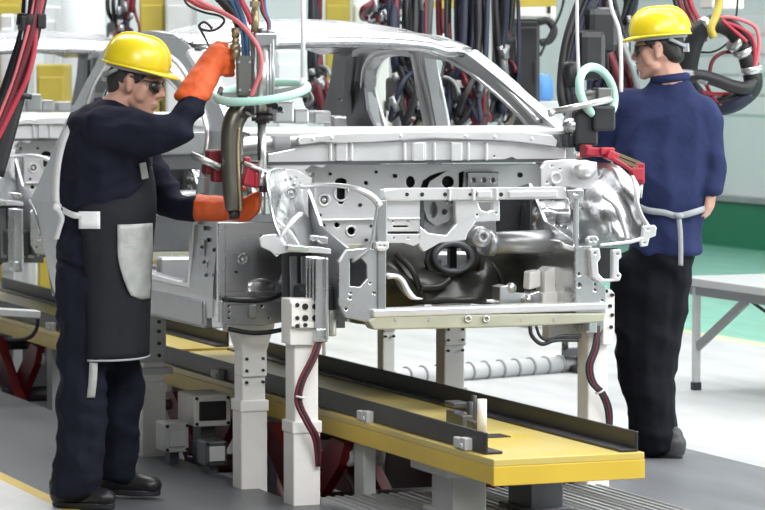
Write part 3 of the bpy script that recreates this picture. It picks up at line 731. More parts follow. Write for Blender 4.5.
# inner aprons and front rails
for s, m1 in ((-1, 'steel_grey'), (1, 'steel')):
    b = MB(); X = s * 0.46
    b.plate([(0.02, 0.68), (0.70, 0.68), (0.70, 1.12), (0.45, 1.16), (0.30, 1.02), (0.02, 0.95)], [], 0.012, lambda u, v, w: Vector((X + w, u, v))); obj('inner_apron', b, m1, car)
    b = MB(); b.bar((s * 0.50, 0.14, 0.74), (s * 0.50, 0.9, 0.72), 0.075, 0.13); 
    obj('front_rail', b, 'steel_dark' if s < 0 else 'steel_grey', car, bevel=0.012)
    b = MB()
    for k in range(4): b.box((s * 0.545, 0.06 + k * 0.035, 0.765), (0.045, 0.010, 0.30))
    b.box((s * 0.53, 0.10, 0.765), (0.012, 0.13, 0.30)); b.box((s * 0.545, 0.10, 0.63), (0.045, 0.10, 0.05)); obj('rail_rib', b, 'steel', car, bevel=0.004)
    if s < 0:
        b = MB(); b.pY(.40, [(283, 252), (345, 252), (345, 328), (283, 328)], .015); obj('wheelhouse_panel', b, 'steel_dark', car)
        b = MB()
        for x in (293, 304, 317, 328): b.bar(at(x, 256, Y=.385), at(x + 1, 322, Y=.385), .012, .03, (1, 0, 0))
        obj('panel_rib', b, 'steel_grey', car, bevel=.004)
        b = MB(); b.pY(.37, [(304, 284), (322, 280), (326, 296), (306, 299)], .02); obj('primer_patch', b, 'olive', car, bevel=.004)
# right side bracket frame and plate
b = MB(); b.pY(-0.02, [(590, 249), (600, 248), (601, 258), (598, 263), (599, 274), (604, 279), (613, 279), (613, 250), (621, 249), (622, 257), (619, 260), (619, 272), (622, 275), (620, 281), (600, 283), (592, 277)], 0.03, [circ(595, 253, 1.2), circ(617.5, 254, 1), circ(618, 276, 1)]); obj('bumper_bracket', b, 'steel_pale', car, bevel=0.005)
b = MB(); b.pY(0.06, [(598, 248), (618, 248), (618, 280), (600, 280)], 0.01); obj('bracket_shade_back', b, 'void', car)  # black backing in place of the dark inside the bracket
b = MB(); b.pY(0.01, [(575, 246), (592, 246), (593, 278), (600, 284), (606, 286), (606, 314), (590, 316), (575, 318)], 0.03, [circ(579, 274, 1.6), circ(579, 285, 2.2), circ(595, 284, 1.2), circ(595, 290, 1.2), circ(602, 300, 1.2)]); obj('radiator_side_plate', b, 'steel', car, bevel=0.004)
b = MB(); b.pY(0.0, [(575, 196), (579, 196), (579, 250), (575, 250)], 0.02); b.pY(-0.015, [(568, 190), (584, 190), (584, 197), (580, 199), (570, 199)], 0.02, [circ(576, 193.5, 1.6, 1)]); b.pY(-0.02, [(587, 239), (590, 236), (597, 236), (599, 240), (596, 246), (588, 246)], 0.02, [circ(591, 240.5, .9), circ(595.5, 240.5, .9)]); obj('radiator_post', b, 'steel', car, bevel=0.003)
b = MB(); b.pY(0.02, [(551, 240), (560, 240), (564, 248), (576, 252), (576, 247), (572, 246), (566, 244)], 0.03); obj('lamp_cup', b, 'steel_pale', car, bevel=0.006)
# left wheelhouse wall seen through the wheel opening
Yw = 0.56
b = MB(); b.pY(Yw, [(222, 222), (283, 222), (285, 250), (283, 272), (278, 284), (268, 292), (252, 296), (222, 297)], 0.02, [circ(243, 259, 1.3)]); obj('wheelhouse_wall', b, 'steel', car, bevel=0.004)
b = MB(); b.torus(at(243, 259, Y=Yw), (0, 1, 0), 0.018, 0.005); b.bar(at(221, 222, Y=Yw - .01), at(221, 322, Y=Yw - .01), 0.03, 0.022, (0, 1, 0)); b.sph(at(261, 287, Y=Yw), (0.06, 0.012, 0.035)); b.bar(at(222, 294, Y=Yw - .01), at(276, 294, Y=Yw - .01), 0.02, 0.02); obj('wheelhouse_bead', b, 'steel', car, bevel=0.004)
b = MB(); b.pY(Yw - 0.06, [(224, 303), (284, 301), (284, 322), (262, 326), (224, 325)], 0.10, [circ(229, 306, 1), circ(229, 312, 1), circ(229, 318, 1), circ(262, 306, 1.2), circ(269, 318, 1)]); b.box(at(252, 311, Y=Yw - .07), (0.03, 0.03, 0.05)); obj('outrigger', b, 'steel_grey', car, bevel=0.008)
b = MB(); b.pX(-0.775, [(193, 300), (221, 300), (221, 328), (212, 328), (211, 316), (205, 311), (193, 311)], 0.03); obj('jacking_plate', b, 'steel_pale', car, bevel=0.006)
b = MB()
for (x, y, Y) in ((205, 262, .6), (207, 275, .6), (203, 247, .6)): b.sph(at(x, y, X=-.78), (0.012, 0.008, 0.008), 8, 6)
obj('pillar_stud', b, 'steel_dark', car)
b = MB(); b.tube(spl([at(222, 299, Y=Yw - .05), at(245, 301, Y=Yw - .06), at(270, 299, Y=Yw - .06), at(288, 290, Y=Yw - .03)], 5), 0.008, 8); b.tube(spl([at(228, 329, Y=Yw - .05), at(255, 333, Y=Yw - .06), at(284, 329, Y=Yw - .06), at(292, 320, Y=Yw - .03)], 5), 0.009, 8); obj('gap_shade_strip', b, 'rubber', car)  # black strips in place of the dark gaps around the outrigger
# black discs along the flanges, standing in for dark holes
b = MB()
for (x, y, Y, rr) in ((205, 228, None, .010), (208, 240, None, .008), (203, 286, None, .008), (214, 250, None, .007), (214, 275, None, .007)):
    p = at(x, y, X=-.778); b.cyl(p + Vector((-.004, 0, 0)), p + Vector((.004, 0, 0)), rr, n=12)
for (x, y, Y, rr) in ((236, 272, Yw, .005), (262, 236, Yw, .005), (320, 215, .72, .006), (360, 205, .72, .007), (371, 226, .72, .006), (318, 238, .72, .007), (366, 240, .72, .006), (395, 176, .72, .008), (376, 172, .72, .006), (330, 174, .72, .006), (520, 175, .72, .010), (548, 178, .72, .008)):
    p = at(x, y, Y=Y); b.cyl(p + Vector((0, -.006, 0)), p + Vector((0, .004, 0)), rr, n=12)
obj('rubber_plug_hole', b, 'void', car)  # no rubber plugs: black discs stand in for dark holes
# inside of the door opening: inner far sill, seat mount
b = MB(); p = at(172, 252, X=0.1)
b.bar((0.66, 0.95, 0.82), (0.66, 2.5, 0.82), 0.08, 0.16); obj('far_sill_inner', b, 'steel_pale', car, bevel=0.01)
# the two hoses fixed to the lower front of the body
b = MB(); b.tube(spl([at(530, 326, Y=-.0), at(532, 336, Y=.0), at(542, 344, Y=0), at(556, 340, Y=.0), at(578, 340, Y=.05)], 6), 0.008, 8); b.tube(spl([at(536, 326, Y=-.0), at(540, 336, Y=.0), at(548, 340, Y=0), at(562, 336, Y=.0), at(580, 336, Y=.05)], 6), 0.006, 8); obj('wiring_loop', b, 'rubber', car)
car2 = dup(car, (0, 1.7 + 4.3, 0.6), label='second silver car body in line, behind the left worker, mostly hidden', group='unpainted car bodies on the line')
# ------------------------------------------------------------------ conveyor deck
deck = thing('conveyor_deck', 'long yellow shuttle deck with black rails running under the nearest car body', 'conveyor', (-0.085, 1.0, 0.0), 0, 'yellow conveyor decks')
DX0, DX1, DY0, DY1, DZ = -0.365, 0.195, -1.11, 3.10, 0.30
b = MB(); b.box(((DX0 + DX1) / 2, (DY0 + DY1) / 2, DZ - 0.012), (DX1 - DX0, DY1 - DY0, 0.024)); obj('deck_plate', b, 'yellow_top', deck, bevel=0.003)
b = MB()
for x in (DX0 + 0.012, DX1 - 0.012): b.box((x, (DY0 + DY1) / 2, DZ - 0.056), (0.024, DY1 - DY0, 0.064))
for y in (DY0 + 0.012, DY1 - 0.012): b.box(((DX0 + DX1) / 2, y, DZ - 0.057), (DX1 - DX0 + .003, 0.027, 0.066))
obj('deck_skirt', b, 'yellow', deck, bevel=0.003)
def rail(x, y0, y1, sgn, h):
    b = MB(); b.box((x, (y0 + y1) / 2, DZ + h / 2), (0.012, y1 - y0, h)); b.box((x + sgn * 0.03, (y0 + y1) / 2, DZ + 0.005), (0.06, y1 - y0, 0.010))
    return obj('guide_rail', b, 'black', deck, bevel=0.003)
rail(DX0 + 0.03, -0.98, DY1, 1, 0.075); rail(DX1 - 0.02, DY0 + 0.02, DY1, -1, 0.07)
for (px, py) in ((466, 443), (368, 416), (220, 374)):
    p = at(px, py, X=DX0 + 0.02)
    b = MB(); b.box((DX0 + 0.012, p.y - 0.02, p.z), (0.03, 0.05, 0.042)); b.box((DX0 + 0.008, p.y + 0.035, p.z), (0.022, 0.05, 0.034)); b.cyl((DX0 - 0.004, p.y - 0.025, p.z - .006), (DX0 - 0.012, p.y - 0.025, p.z - .006), 0.01, n=10)
    obj('rail_clamp', b, 'greywhite', deck, bevel=0.003)
b = MB(); p = at(482, 434, Z=DZ); b.cyl(p, p + Vector((0, 0, 0.125)), 0.017, n=18); pg = obj('stop_peg', b, 'white', deck)
b = MB()
for (px, py, s_) in ((463, 428, .05), (455, 424, .05), (474, 432, .04)):
    q = at(px, py, Z=DZ); b.box(q + Vector((0, 0, s_ / 2)), (s_ * .8, s_ * 1.6, s_))
q = at(470, 426, Z=DZ); b.cyl(q, q + Vector((0, 0, 0.09)), 0.012, n=12); q = at(474, 422, Z=DZ); b.cyl(q, q + Vector((0, 0, 0.10)), 0.011, n=12); q = at(456, 420, Z=DZ); b.box(q + Vector((0, 0, .06)), (.06, .09, .02))
obj('stop_latch', b, 'steel_dark', deck, bevel=0.004)
b = MB(); q = at(492, 437, Z=DZ); b.box(q + Vector((0.01, .02, .001)), (0.10, 0.10, 0.004)); obj('deck_slot', b, 'void', deck)
# legs that carry the deck down into the pit
for (x, y) in ((-0.30, -0.55), (0.13, -0.55)):
    pass
b = MB(); b.box((-0.20, -0.42, 0.108), (0.13, 0.20, 0.19)); b.box((-0.20, -0.42, 0.19), (0.24, 0.34, 0.04)); b.box((-0.20, -0.42, 0.028), (0.18, 0.26, 0.02)); obj('deck_foot', b, 'greywhite', deck, bevel=0.006)
b = MB(); b.box((0.10, -0.42, 0.108), (0.13, 0.20, 0.19)); b.box((0.10, -0.42, 0.028), (0.18, 0.26, 0.02)); obj('deck_foot', b, 'steel_dark', deck, bevel=0.006)
b = MB(); b.box((-0.30, 0.25, -0.10), (0.05, 0.10, 0.68)); b.box((0.12, 0.25, -0.10), (0.05, 0.10, 0.68)); obj('deck_leg', b, 'greywhite', deck, bevel=0.005)
b = MB(); b.box((-0.30, 2.6, -0.10), (0.06, 0.10, 0.68)); b.box((0.12, 2.6, -0.10), (0.06, 0.10, 0.68)); obj('deck_leg', b, 'greywhite', deck, bevel=0.005)
deck2 = dup(deck, (-0.085, 1.0 + 4.35, 0), label='second yellow deck in line, seen behind the left worker\'s legs', group='yellow conveyor decks')

# ------------------------------------------------------------------ white posts carrying the bodies
def bolts(b, pix, Y, r=0.011):
    for (x, y) in pix:
        p = at(x, y, Y=Y); b.cyl(p + Vector((0, -0.006, 0)), p + Vector((0, 0.004, 0)), r, n=12)
def post(name, label, x, y, ztop, w, d, zs, brk):
    t = thing(name, label, 'support post', (x, y, -PD), 0, 'white support posts under the car bodies')
    b = MB(); b.box((x, y, (-PD + zs) / 2), (w * 1.12, d * 1.12, zs + PD)); obj('sleeve', b, 'white', t, bevel=0.006)
    b = MB(); b.box((x, y, zs - 0.012), (w * 1.22, d * 1.22, 0.045)); obj('collar', b, 'white', t, bevel=0.005)
    b = MB(); b.box((x, y, (zs + ztop) / 2), (w, d, ztop - zs)); obj('column', b, 'white', t, bevel=0.006)
    brk(t); return t
S = 1 / 268.0
# front left, with bolted head plate and hose
pl = (-0.585, 0.16)
def b1(t):
    Yf = pl[1] - 0.07
    b = MB(); b.pY(Yf, [(290, 299), (325, 299), (325, 337), (318, 339), (319, 345), (290, 345)], 0.10); obj('head_plate', b, 'white', t, bevel=0.006)
    b = MB(); b.pY(Yf - 0.02, [(291.5, 303), (299, 303), (299, 327), (291.5, 327)], 0.02); b.pY(Yf - 0.02, [(300, 322), (315, 322), (315, 328), (300, 328)], 0.02); obj('clamp_pad', b, 'white', t, bevel=0.004)
    b = MB(); bolts(b, [(305, 306.5), (315, 306.5), (305, 318), (315, 318)], Yf, 0.0115); bolts(b, [(297, 305), (297, 326), (297, 318), (305, 325)], Yf - 0.018, 0.008); obj('head_bolt', b, 'black', t)
    b = MB(); p = at(322, 330, Y=Yf - .01); b.box(p, (0.03, 0.04, 0.05)); b.cyl(at(324, 300, Y=Yf), at(324, 355, Y=Yf), 0.008, n=8); b.cyl(at(331, 310, Y=Yf + .05), at(331, 336, Y=Yf + .05), 0.02, n=10); obj('clamp_cylinder', b, 'alu', t, bevel=0.003)
    for k, (m, dx) in enumerate((('maroon', 0), ('rubber', 3), ('maroon', 5))):
        b = MB(); b.tube(spl([at(321 + dx * .4, 330, Y=Yf - .02), at(312 + dx, 355, Y=Yf - .03), at(299 + dx, 382, Y=Yf - .035), at(296 + dx, 402, Y=Yf - .035), at(305 + dx, 422, Y=Yf - .035), at(314 + dx, 440, Y=Yf - .03), at(317 + dx * .5, 466, Y=Yf + .0)], 6), 0.0065, 8); obj('air_hose', b, m, t)
    b = MB(); b.torus(at(300, 397, Y=Yf - .035), (0.2, 0, 1), 0.017, 0.004, 16, 6); obj('hose_tie', b, 'strap', t)
post('support_post', 'white post with bolted head plate and maroon hose under the car\'s front left corner', pl[0], pl[1], 0.70, 0.095, 0.10, 0.30, b1)
def brk_flare(x, y, zt, ztap, wt, w, d, m='white'):
    def fn(t):
        b = MB(); b.plate([(x - w / 2, ztap - .10), (x + w / 2, ztap - .10), (x + w / 2, ztap), (x + wt / 2, zt - .03), (x + wt / 2, zt), (x - wt / 2, zt), (x - wt / 2, zt - .03), (x - w / 2, ztap)], [], d, lambda u, v, k: Vector((u, y - d / 2 - .01 + k, v)))
        obj('flared_bracket', b, m, t, bevel=0.006)
        b = MB()
        for zz in (ztap - .03, ztap - .075, ztap - .12):
            for k in (-1, 1): b.cyl((x + k * w * .33, y - d / 2 - .016, zz), (x + k * w * .33, y - d / 2 - .004, zz), 0.006, n=8)
        obj('bracket_bolt', b, 'black', t)
    return fn
p = at(250, 487, Z=0)
post('support_post', 'white flared post beneath the front left wheel opening, second from the front', p.x, p.y, 0.62, 0.095, 0.095, 0.33, brk_flare(p.x, p.y, 0.655, 0.53, 0.165, 0.10, 0.10))
p = at(151, 455, Z=0)
def b3(t):
    x, y = p.x, p.y
    b = MB(); b.box((x - .005, y, 0.50), (0.115, 0.104, 0.22)); b.box((x + .01, y, 0.355), (0.14, 0.12, 0.03)); obj('bolted_bracket', b, 'greywhite', t, bevel=0.005)
    b = MB()
    for zz in (0.42, 0.47, 0.52, 0.56): b.cyl((x + .02, y - .060, zz), (x + .02, y - .048, zz), 0.008, n=8)
    obj('bracket_bolt', b, 'black', t)
post('support_post', 'white post with bolted bracket just right of the left worker\'s apron', p.x, p.y, 0.60, 0.09, 0.09, 0.30, b3)
# front right
pr = (0.60, 0.16)
def b4(t):
    Yf = pr[1] - 0.06
    b = MB(); b.pY(Yf - 0.02, [(603, 288), (612, 290), (615, 294), (615, 330), (612, 345), (603, 345)], 0.05); obj('head_plate', b, 'white', t, bevel=0.005)
    b = MB(); bolts(b, [(612, 295), (612, 315), (610, 306), (611, 327), (606, 291)], Yf - 0.022, 0.007); obj('head_bolt', b, 'black', t)
    b = MB(); b.pY(Yf - 0.03, [(596, 314), (604, 312), (604, 326), (600, 333), (596, 327)], 0.03); obj('clamp_block', b, 'steel_grey', t, bevel=0.004)
    for k, (m, dx) in enumerate((('rubber', 0), ('maroon', 3), ('navy_hose', 5))):
        b = MB(); b.tube(spl([at(597 + dx * .3, 326, Y=Yf - .03), at(593 + dx, 348, Y=Yf - .04), at(587 + dx, 366, Y=Yf - .045), at(590 + dx, 382, Y=Yf - .045), at(600 + dx, 394, Y=Yf - .04), at(606 + dx, 410, Y=Yf - .03), at(608 + dx * .6, 432, Y=Yf - .02)], 6), 0.0065, 8); obj('air_hose', b, m, t)
    b = MB(); b.torus(at(600, 391, Y=Yf - .04), (0.6, 0, -1), 0.017, 0.004, 16, 6); obj('hose_tie', b, 'strap', t)
    # locating head that reaches inside the front of the body
    b = MB(); b.pY(0.2, [(545, 272), (552, 267), (566, 269), (566, 303), (545, 303)], 0.09); b.pY(0.18, [(543, 293), (572, 291), (572, 303), (543, 304)], 0.05); b.pY(0.22, [(530, 272), (541, 270), (541, 287), (529, 290)], 0.06); lo = obj('locating_head', b, 'white', t, bevel=0.006)
    b = MB(); b.pY(0.18, [(500, 287), (508, 285), (512, 292), (530, 294), (540, 291), (541, 305), (500, 306)], 0.08); b.cyl(at(486, 301, Y=.2), at(502, 302, Y=.2), 0.008, n=8); b.sph(at(511, 288, Y=.19), 0.022, 10, 8); b.sph(at(528, 300, Y=.17), 0.022, 10, 8); obj('locating_arm', b, 'steel', t, bevel=0.006)
    z0 = at(565, 318, Y=.2).z
    b = MB(); b.bar(at(545, 332, Y=.2), (pr[0], .2, at(545, 332, Y=.2).z), 0.06, 0.06); b.bar(at(562, 304, Y=.22), at(562, 334, Y=.22), .05, .05); obj('cross_arm', b, 'greywhite', t, bevel=0.005)
post('support_post', 'white post with hoses beneath the car\'s front right corner, beside the right worker\'s legs', pr[0], pr[1], 0.66, 0.085, 0.10, 0.16, b4)
q = at(450, 372, X=0.62)
post('support_post', 'white flared post standing behind the black far rail, right of centre under the car', 0.62, q.y, 0.60, 0.095, 0.095, 0.24, brk_flare(0.62, q.y, 0.64, 0.53, 0.15, 0.10, 0.10))
p4 = at(386, 355, X=0.62)
post('support_post', 'thin grey-white post farthest back on the right side under the nearest car', 0.62, p4.y, 0.64, 0.06, 0.07, 0.2, brk_flare(0.62, p4.y, 0.645, 0.53, 0.07, 0.06, 0.07, 'greywhite'))
for k, (yy, xx, lab) in enumerate(((4.41, 0.6, 'post under the second car\'s right front corner, deep behind the line'),)):
    post('support_post', lab, xx, yy, 0.66, 0.10, 0.10, 0.2, brk_flare(xx, yy, 0.655, 0.53, 0.14, 0.10, 0.10, 'greywhite'))

# ------------------------------------------------------------------ red lifting gear and boxes in the pit
def lift(y, label, flip=1):
    t = thing('lift_mechanism', label, 'lift', (0.0, y, -PD), 0, 'red lifting gear in the pit')
    b = MB(); b.box((0, y, -PD + .05), (0.9, 0.8, 0.10)); b.box((0, y, -PD + .16), (0.5, 0.5, 0.14)); obj('base_frame', b, 'red', t, bevel=0.01)
    for x in (-0.40, 0.34):
        b = MB(); b.plate([(y - .42, -.30), (y - .30, -.36), (y + .34, .10), (y + .40, .19), (y + .26, .20), (y - .36, -.2)], [circ(y, -.09, .05)], .05, lambda u, v, w: Vector((x + w, u, v))); obj('lift_arm', b, 'red', t, bevel=0.006)
        b = MB(); b.plate([(y + .42, -.30), (y + .30, -.36), (y - .34, .10), (y - .40, .19), (y - .26, .20), (y + .36, -.2)], [circ(y, -.09, .05)], .04, lambda u, v, w: Vector((x + .055 + w, u, v))); obj('lift_arm', b, 'red', t, bevel=0.006)
    b = MB(); b.cyl((-.42, y, -.09), (.42, y, -.09), 0.04, n=16); b.cyl((-.42, y + .33, .14), (.42, y + .33, .14), 0.025, n=12); obj('pivot_shaft', b, 'steel_dark', t)
    b = MB(); b.cyl((-.1, y - .3, -.25), (-.1, y + .2, .05), 0.045, n=16); b.cyl((-.1, y + .18, .04), (-.1, y + .33, .13), 0.022, n=12); obj('lift_cylinder', b, 'maroon', t)
    for x in (-.30, -.18):
        b = MB(); b.torus((x, y - .34, .14), (1, 0, 0), 0.035, 0.014, 18, 8); b.box((x, y - .34, .185), (.02, .04, .05)); obj('lift_eye', b, 'greywhite', t)
    return t
l1 = lift(0.75, 'dark red scissor lift in the pit right behind the front left post')
def lab_copy(src, y, label): return dup(src, (0, y, -PD), label=label)
lab_copy(l1, 2.05, 'dark red scissor lift in the pit behind the second white post')
lab_copy(l1, 5.15, 'red lifting gear under the second deck, left of the worker\'s legs')
def gear(px, py, Y, w, h, d, m, label, name='control_box'):
    c = at(px, py, Y=Y); t = thing(name, label, 'machine box', (c.x, Y, -PD), 0, 'grey boxes in the pit')
    b = MB(); b.box((c.x, Y, c.z), (w, d, h)); obj('housing', b, m, t, bevel=0.008)
    b = MB(); b.box((c.x, Y - d / 2 - .004, c.z), (w * .72, .012, h * .6)); obj('cover_plate', b, 'void' if m == 'white' else 'greywhite', t, bevel=0.004)
    b = MB()
    for i in (-1, 1):
        for k in (-1, 1): b.cyl((c.x + i * w * .42, Y - d / 2 - .005, c.z + k * h * .4), (c.x + i * w * .42, Y - d / 2 + .005, c.z + k * h * .4), .007, n=8)
    obj('cover_screw', b, 'black', t)
    zb = c.z - h / 2
    if zb > -PD + .03:
        b = MB(); b.box((c.x, Y, (zb - PD) / 2), (w * .4, d * .5, zb + PD)); obj('stand', b, 'steel_dark', t, bevel=0.004)
gear(204, 408, 1.55, .16, .13, .22, 'white', 'white control box in the pit between the two left rear posts')
gear(212, 452, 1.10, .09, .10, .12, 'steel_dark', 'small dark box low on the pit floor left of the second post')
gear(172, 436, 1.45, .10, .12, .14, 'greywhite', 'grey box touching the foot of the post nearest the left worker')
gear(270, 425, 1.47, .10, .14, .14, 'greywhite', 'pale box between the two front left posts in the pit')
t = thing('floor_tray', 'white bar end sticking out at the left edge above the second yellow deck', 'bar', tuple(at(10, 313, Y=4.0)), 0)
b = MB(); b.bar(at(-14, 311, Y=3.9), at(38, 314, Y=3.9), .10, .035); obj('bar_body', b, 'greywhite', t, bevel=.005)
b = MB(); b.tube(spl([at(38, 318, Y=3.92), at(36, 330, Y=3.95), at(28, 338, Y=4.0), at(10, 340, Y=4.05)], 5), 0.010, 8); obj('bar_cable', b, 'rubber', t)

# ------------------------------------------------------------------ things on the right floor
# low bench
tb_ = thing('work_bench', 'low grey bench with diagonal brace on the white floor right of the right worker', 'bench', tuple(at(740, 380, Z=0)))
lg = at(696, 390, Z=0); hT = at(696, 277, X=lg.x).z
b = MB(); b.box((lg.x + .45, lg.y - .62, hT - .02), (1.0, 1.45, .04)); obj('bench_top', b, 'table_top', tb_, bevel=.006)
b = MB(); b.bar((lg.x, lg.y + .05, hT - .065), (lg.x, lg.y - 1.3, hT - .065), .03, .05); b.bar((lg.x, lg.y + .05, hT - .065), (lg.x + .9, lg.y + .05, hT - .065), .03, .05); obj('bench_apron', b, 'tube_grey', tb_, bevel=.003)
for (dx, dy) in ((0, 0), (.88, 0), (0, -1.28), (.88, -1.28)):
    b = MB(); b.box((lg.x + dx, lg.y + dy, (hT - .05) / 2 + .02), (.034, .034, hT - .09)); L_ = obj('bench_leg', b, 'greywhite', tb_, bevel=.003)
    b = MB(); b.box((lg.x + dx, lg.y + dy, .02), (.042, .042, .04)); obj('rubber_foot', b, 'rubber', L_, bevel=.003)
b = MB(); b.bar((lg.x, lg.y - .02, .22), (lg.x, lg.y - .53, hT - .08), .02, .045); obj('bench_brace', b, 'tube_grey', tb_, bevel=.003)
b = MB(); b.tube(spl([(lg.x, lg.y - .56, hT - .08), (lg.x, lg.y - .85, hT - .15), (lg.x, lg.y - 1.1, hT - .17), (lg.x + .02, lg.y - 1.25, hT - .14)], 6), .008, 8); obj('bench_cable', b, 'rubber', tb_)
# cable conduit lying on the floor
b = MB(); A = at(300, 385, Z=.04); B_ = at(596, 362, Z=.04); b.cyl(A, B_, .045, n=18); 
cd = thing('floor_conduit', 'pale ringed conduit lying on the white floor behind the car', 'conduit', (A.x, A.y, 0), 0)
obj('conduit_pipe', b, 'greywhite', cd)
for k in range(19):
    b = MB(); c = A + (B_ - A) * ((k + .5) / 19); b.torus(c, (B_ - A), .047, .007, 20, 6); obj('conduit_ring', b, 'tube_grey', cd)
# black stand behind the front right post
c = at(583, 372, Z=0); t = thing('hose_stand', 'black stand with round foot just left of the front right post', 'stand', (c.x, c.y, 0), 0)
zt = at(583, 330, Y=c.y).z
b = MB(); b.box((c.x, c.y, .0 + .02), (.16, .16, .04)); obj('stand_foot', b, 'black', t, bevel=.01)
b = MB(); b.cyl((c.x, c.y, .03), (c.x, c.y, zt), .03, n=14); b.box((c.x - .03, c.y, at(570, 352, Y=c.y).z), (.16, .07, .04)); obj('stand_column', b, 'steel_dark', t)
b = MB(); p = at(565, 350, Y=c.y); b.cyl(p, p + Vector((0, 0, .05)), .018, n=10); obj('stand_bolt', b, 'black', t)
# ------------------------------------------------------------------ people
def person_frame(px0, pyb):
    base = at(px0, pyb, Z=0); d = (base - CAM).dot(DV); s = FPX / d
    def Lp(px, py, w=0.0): return Vector(((px - px0) / s, w, (pyb - py) / s))
    return base, s, Lp
def head_parts(root, H, fx, bodychains, mats, tilt, yaw, hairm, scale=1.0):
    """head frame: x forward, y to the person's left, z up; H is the centre of the skull, fx +1 faces picture right"""
    R = Matrix.Rotation(yaw, 3, 'Z') @ Matrix.Rotation(tilt, 3, 'Y')
    def T(x, y, z): return Vector(H) + R @ (Vector((x, y, z)) * scale)
    k = scale
    ch = []
    ch.append([(T(-.012, 0, .02), (.094 * k, .076 * k, .095 * k))])
    ch.append([(T(.035, 0, .0), (.062 * k, .066 * k, .075 * k)), (T(.045, 0, -.075), (.045 * k, .046 * k, .036 * k))])
    ch.append([(T(.072, 0, -.098), (.022 * k, .026 * k, .018 * k)), (T(.02, .038, -.06), .028 * k)])
    ch.append([(T(.072, 0, -.098), (.022 * k, .026 * k, .018 * k)), (T(.02, -.038, -.06), .028 * k)])
    ch.append([(T(.086, .025, .034), .014 * k), (T(.086, -.025, .034), .014 * k)])              # brow
    ch.append([(T(.092, 0, .018), .009 * k), (T(.112, 0, -.020), (.012 * k, .014 * k, .011 * k))])  # nose
    ch.append([(T(.098, .010, -.026), .009 * k), (T(.098, -.010, -.026), .009 * k)])
    ch.append([(T(.092, .017, -.056), (.008 * k, .010 * k, .006 * k)), (T(.092, -.017, -.056), (.008 * k, .010 * k, .006 * k))])
    ch.append([(T(.089, .014, -.069), (.009 * k, .010 * k, .007 * k)), (T(.089, -.014, -.069), (.009 * k, .010 * k, .007 * k))])
    for s in (-1, 1):
        ch.append([(T(.052, s * .045, -.01), .022 * k), (T(.04, s * .05, -.04), .022 * k)])       # cheeks
        ch.append([(T(-.004, s * .079, .022), (.018 * k, .008 * k, .018 * k)), (T(.000, s * .076, -.022), (.010 * k, .008 * k, .012 * k))])
    bodychains += ch
    return T, R
def finish_head(root, T, R, k, hairm, hl, tag=''):
    # eyes
    for s in (-1, 1):
        b = MB(); b.sph(T(.082, s * .030, .012), .0115 * k, 12, 8); e = obj('eye', b, 'strap', root, local=True)
        b = MB(); b.sph(T(.0905, s * .031, .012), .0052 * k, 10, 6); obj('iris', b, 'hair', e, local=True)
    # hair under the helmet
    b = MB(); ch = [[(T(-.018, 0, .03), (.096 * k, .0785 * k, .075 * k)), (T(-.060, 0, -.030), (.046 * k, .060 * k, .030 * k))]]
    for s in (-1, 1): ch.append([(T(.03, s * .066, .05), (.022 * k, .010 * k, .018 * k)), (T(.018, s * .070, .020), (.008 * k, .006 * k, .014 * k))])
    obj('hair', None, hairm, root, local=True, mesh=organic(ch, .006, 3))
    # safety glasses with side shields
    b = MB()
    for s in (-1, 1):
        pts = [T(.096, s * .006, .026), T(.094, s * .040, .028), T(.078, s * .062, .022), T(.078, s * .062, .004), T(.091, s * .042, -.010), T(.098, s * .012, -.004)]
        c = sum(pts, Vector()) / 6 + R @ Vector((.012, 0, 0))
        b.add(pts + [c], [(i, (i + 1) % 6, 6) for i in range(6)], True)
    gl = obj('safety_glasses', b, 'lens', root, local=True, solid=.003)
    b = MB()
    for s in (-1, 1):
        b.tube([T(.098, s * .004, .024), T(.096, s * .040, .030), T(.074, s * .068, .026), T(.0, s * .083, .030), T(-.015, s * .081, .018)], .0032 * k, 6)
        b.tube([T(.074, s * .068, .026), T(.075, s * .067, -.003), T(.091, s * .042, -.016), T(.099, s * .010, -.007)], .0022 * k, 6)
    obj('glasses_frame', b, 'black', gl, local=True)
    # helmet
    def shell(u, v):   # u around, v from rim to crown
        a = 2 * PI * u; r = math.cos(v * PI / 2) ** .62
        return T(-.010 + .128 * r * math.cos(a), .108 * r * math.sin(a), .068 + .114 * math.sin(v * PI / 2) ** 1.05 + .0)
    b = MB(); rows = []
    for j in range(13):
        rows.append([shell(i / 40, j / 12 * .985) for i in range(41)])
    b.grid(rows); b.add([rows[-1][i] for i in range(40)], [list(range(40))])
    hm = obj('hard_hat', b, 'helmet', root, local=True, solid=.004)
    b = MB(); r0 = []; r1 = []
    for i in range(41):
        a = 2 * PI * i / 40; f = max(0, math.cos(a))
        r0.append(T(-.010 + .126 * math.cos(a), .106 * math.sin(a), .070))
        r1.append(T(-.010 + (.134 + .045 * f ** 1.5) * math.cos(a), (.114 + .0 * f) * math.sin(a), .062 - .012 * f ** 2))
    b.grid([r0, r1]); obj('hat_brim', b, 'helmet', hm, local=True, solid=.005)
    b = MB(); b.tube([shell(.0, v / 10) + R @ Vector((0, 0, .003)) for v in range(1, 10)] + [shell(.5, v / 10) + R @ Vector((0, 0, .003)) for v in range(9, 0, -1)], .008, 8); obj('hat_ridge', b, 'helmet', hm, local=True)
    b = MB(); b.tube([T(-.010 + .106 * math.cos(a), .09 * math.sin(a), .058) for a in [2 * PI * i / 30 for i in range(30)]], .010, 8, closed=True)
    b.box(T(-.115, 0, .005), (.02, .06, .035), R); b.tube([T(-.115, .03, .01), T(-.06, .086, .045)], .008, 6); b.tube([T(-.115, -.03, .01), T(-.06, -.086, .045)], .008, 6)
    obj('hat_harness', b, 'strap_grey', hm, local=True)
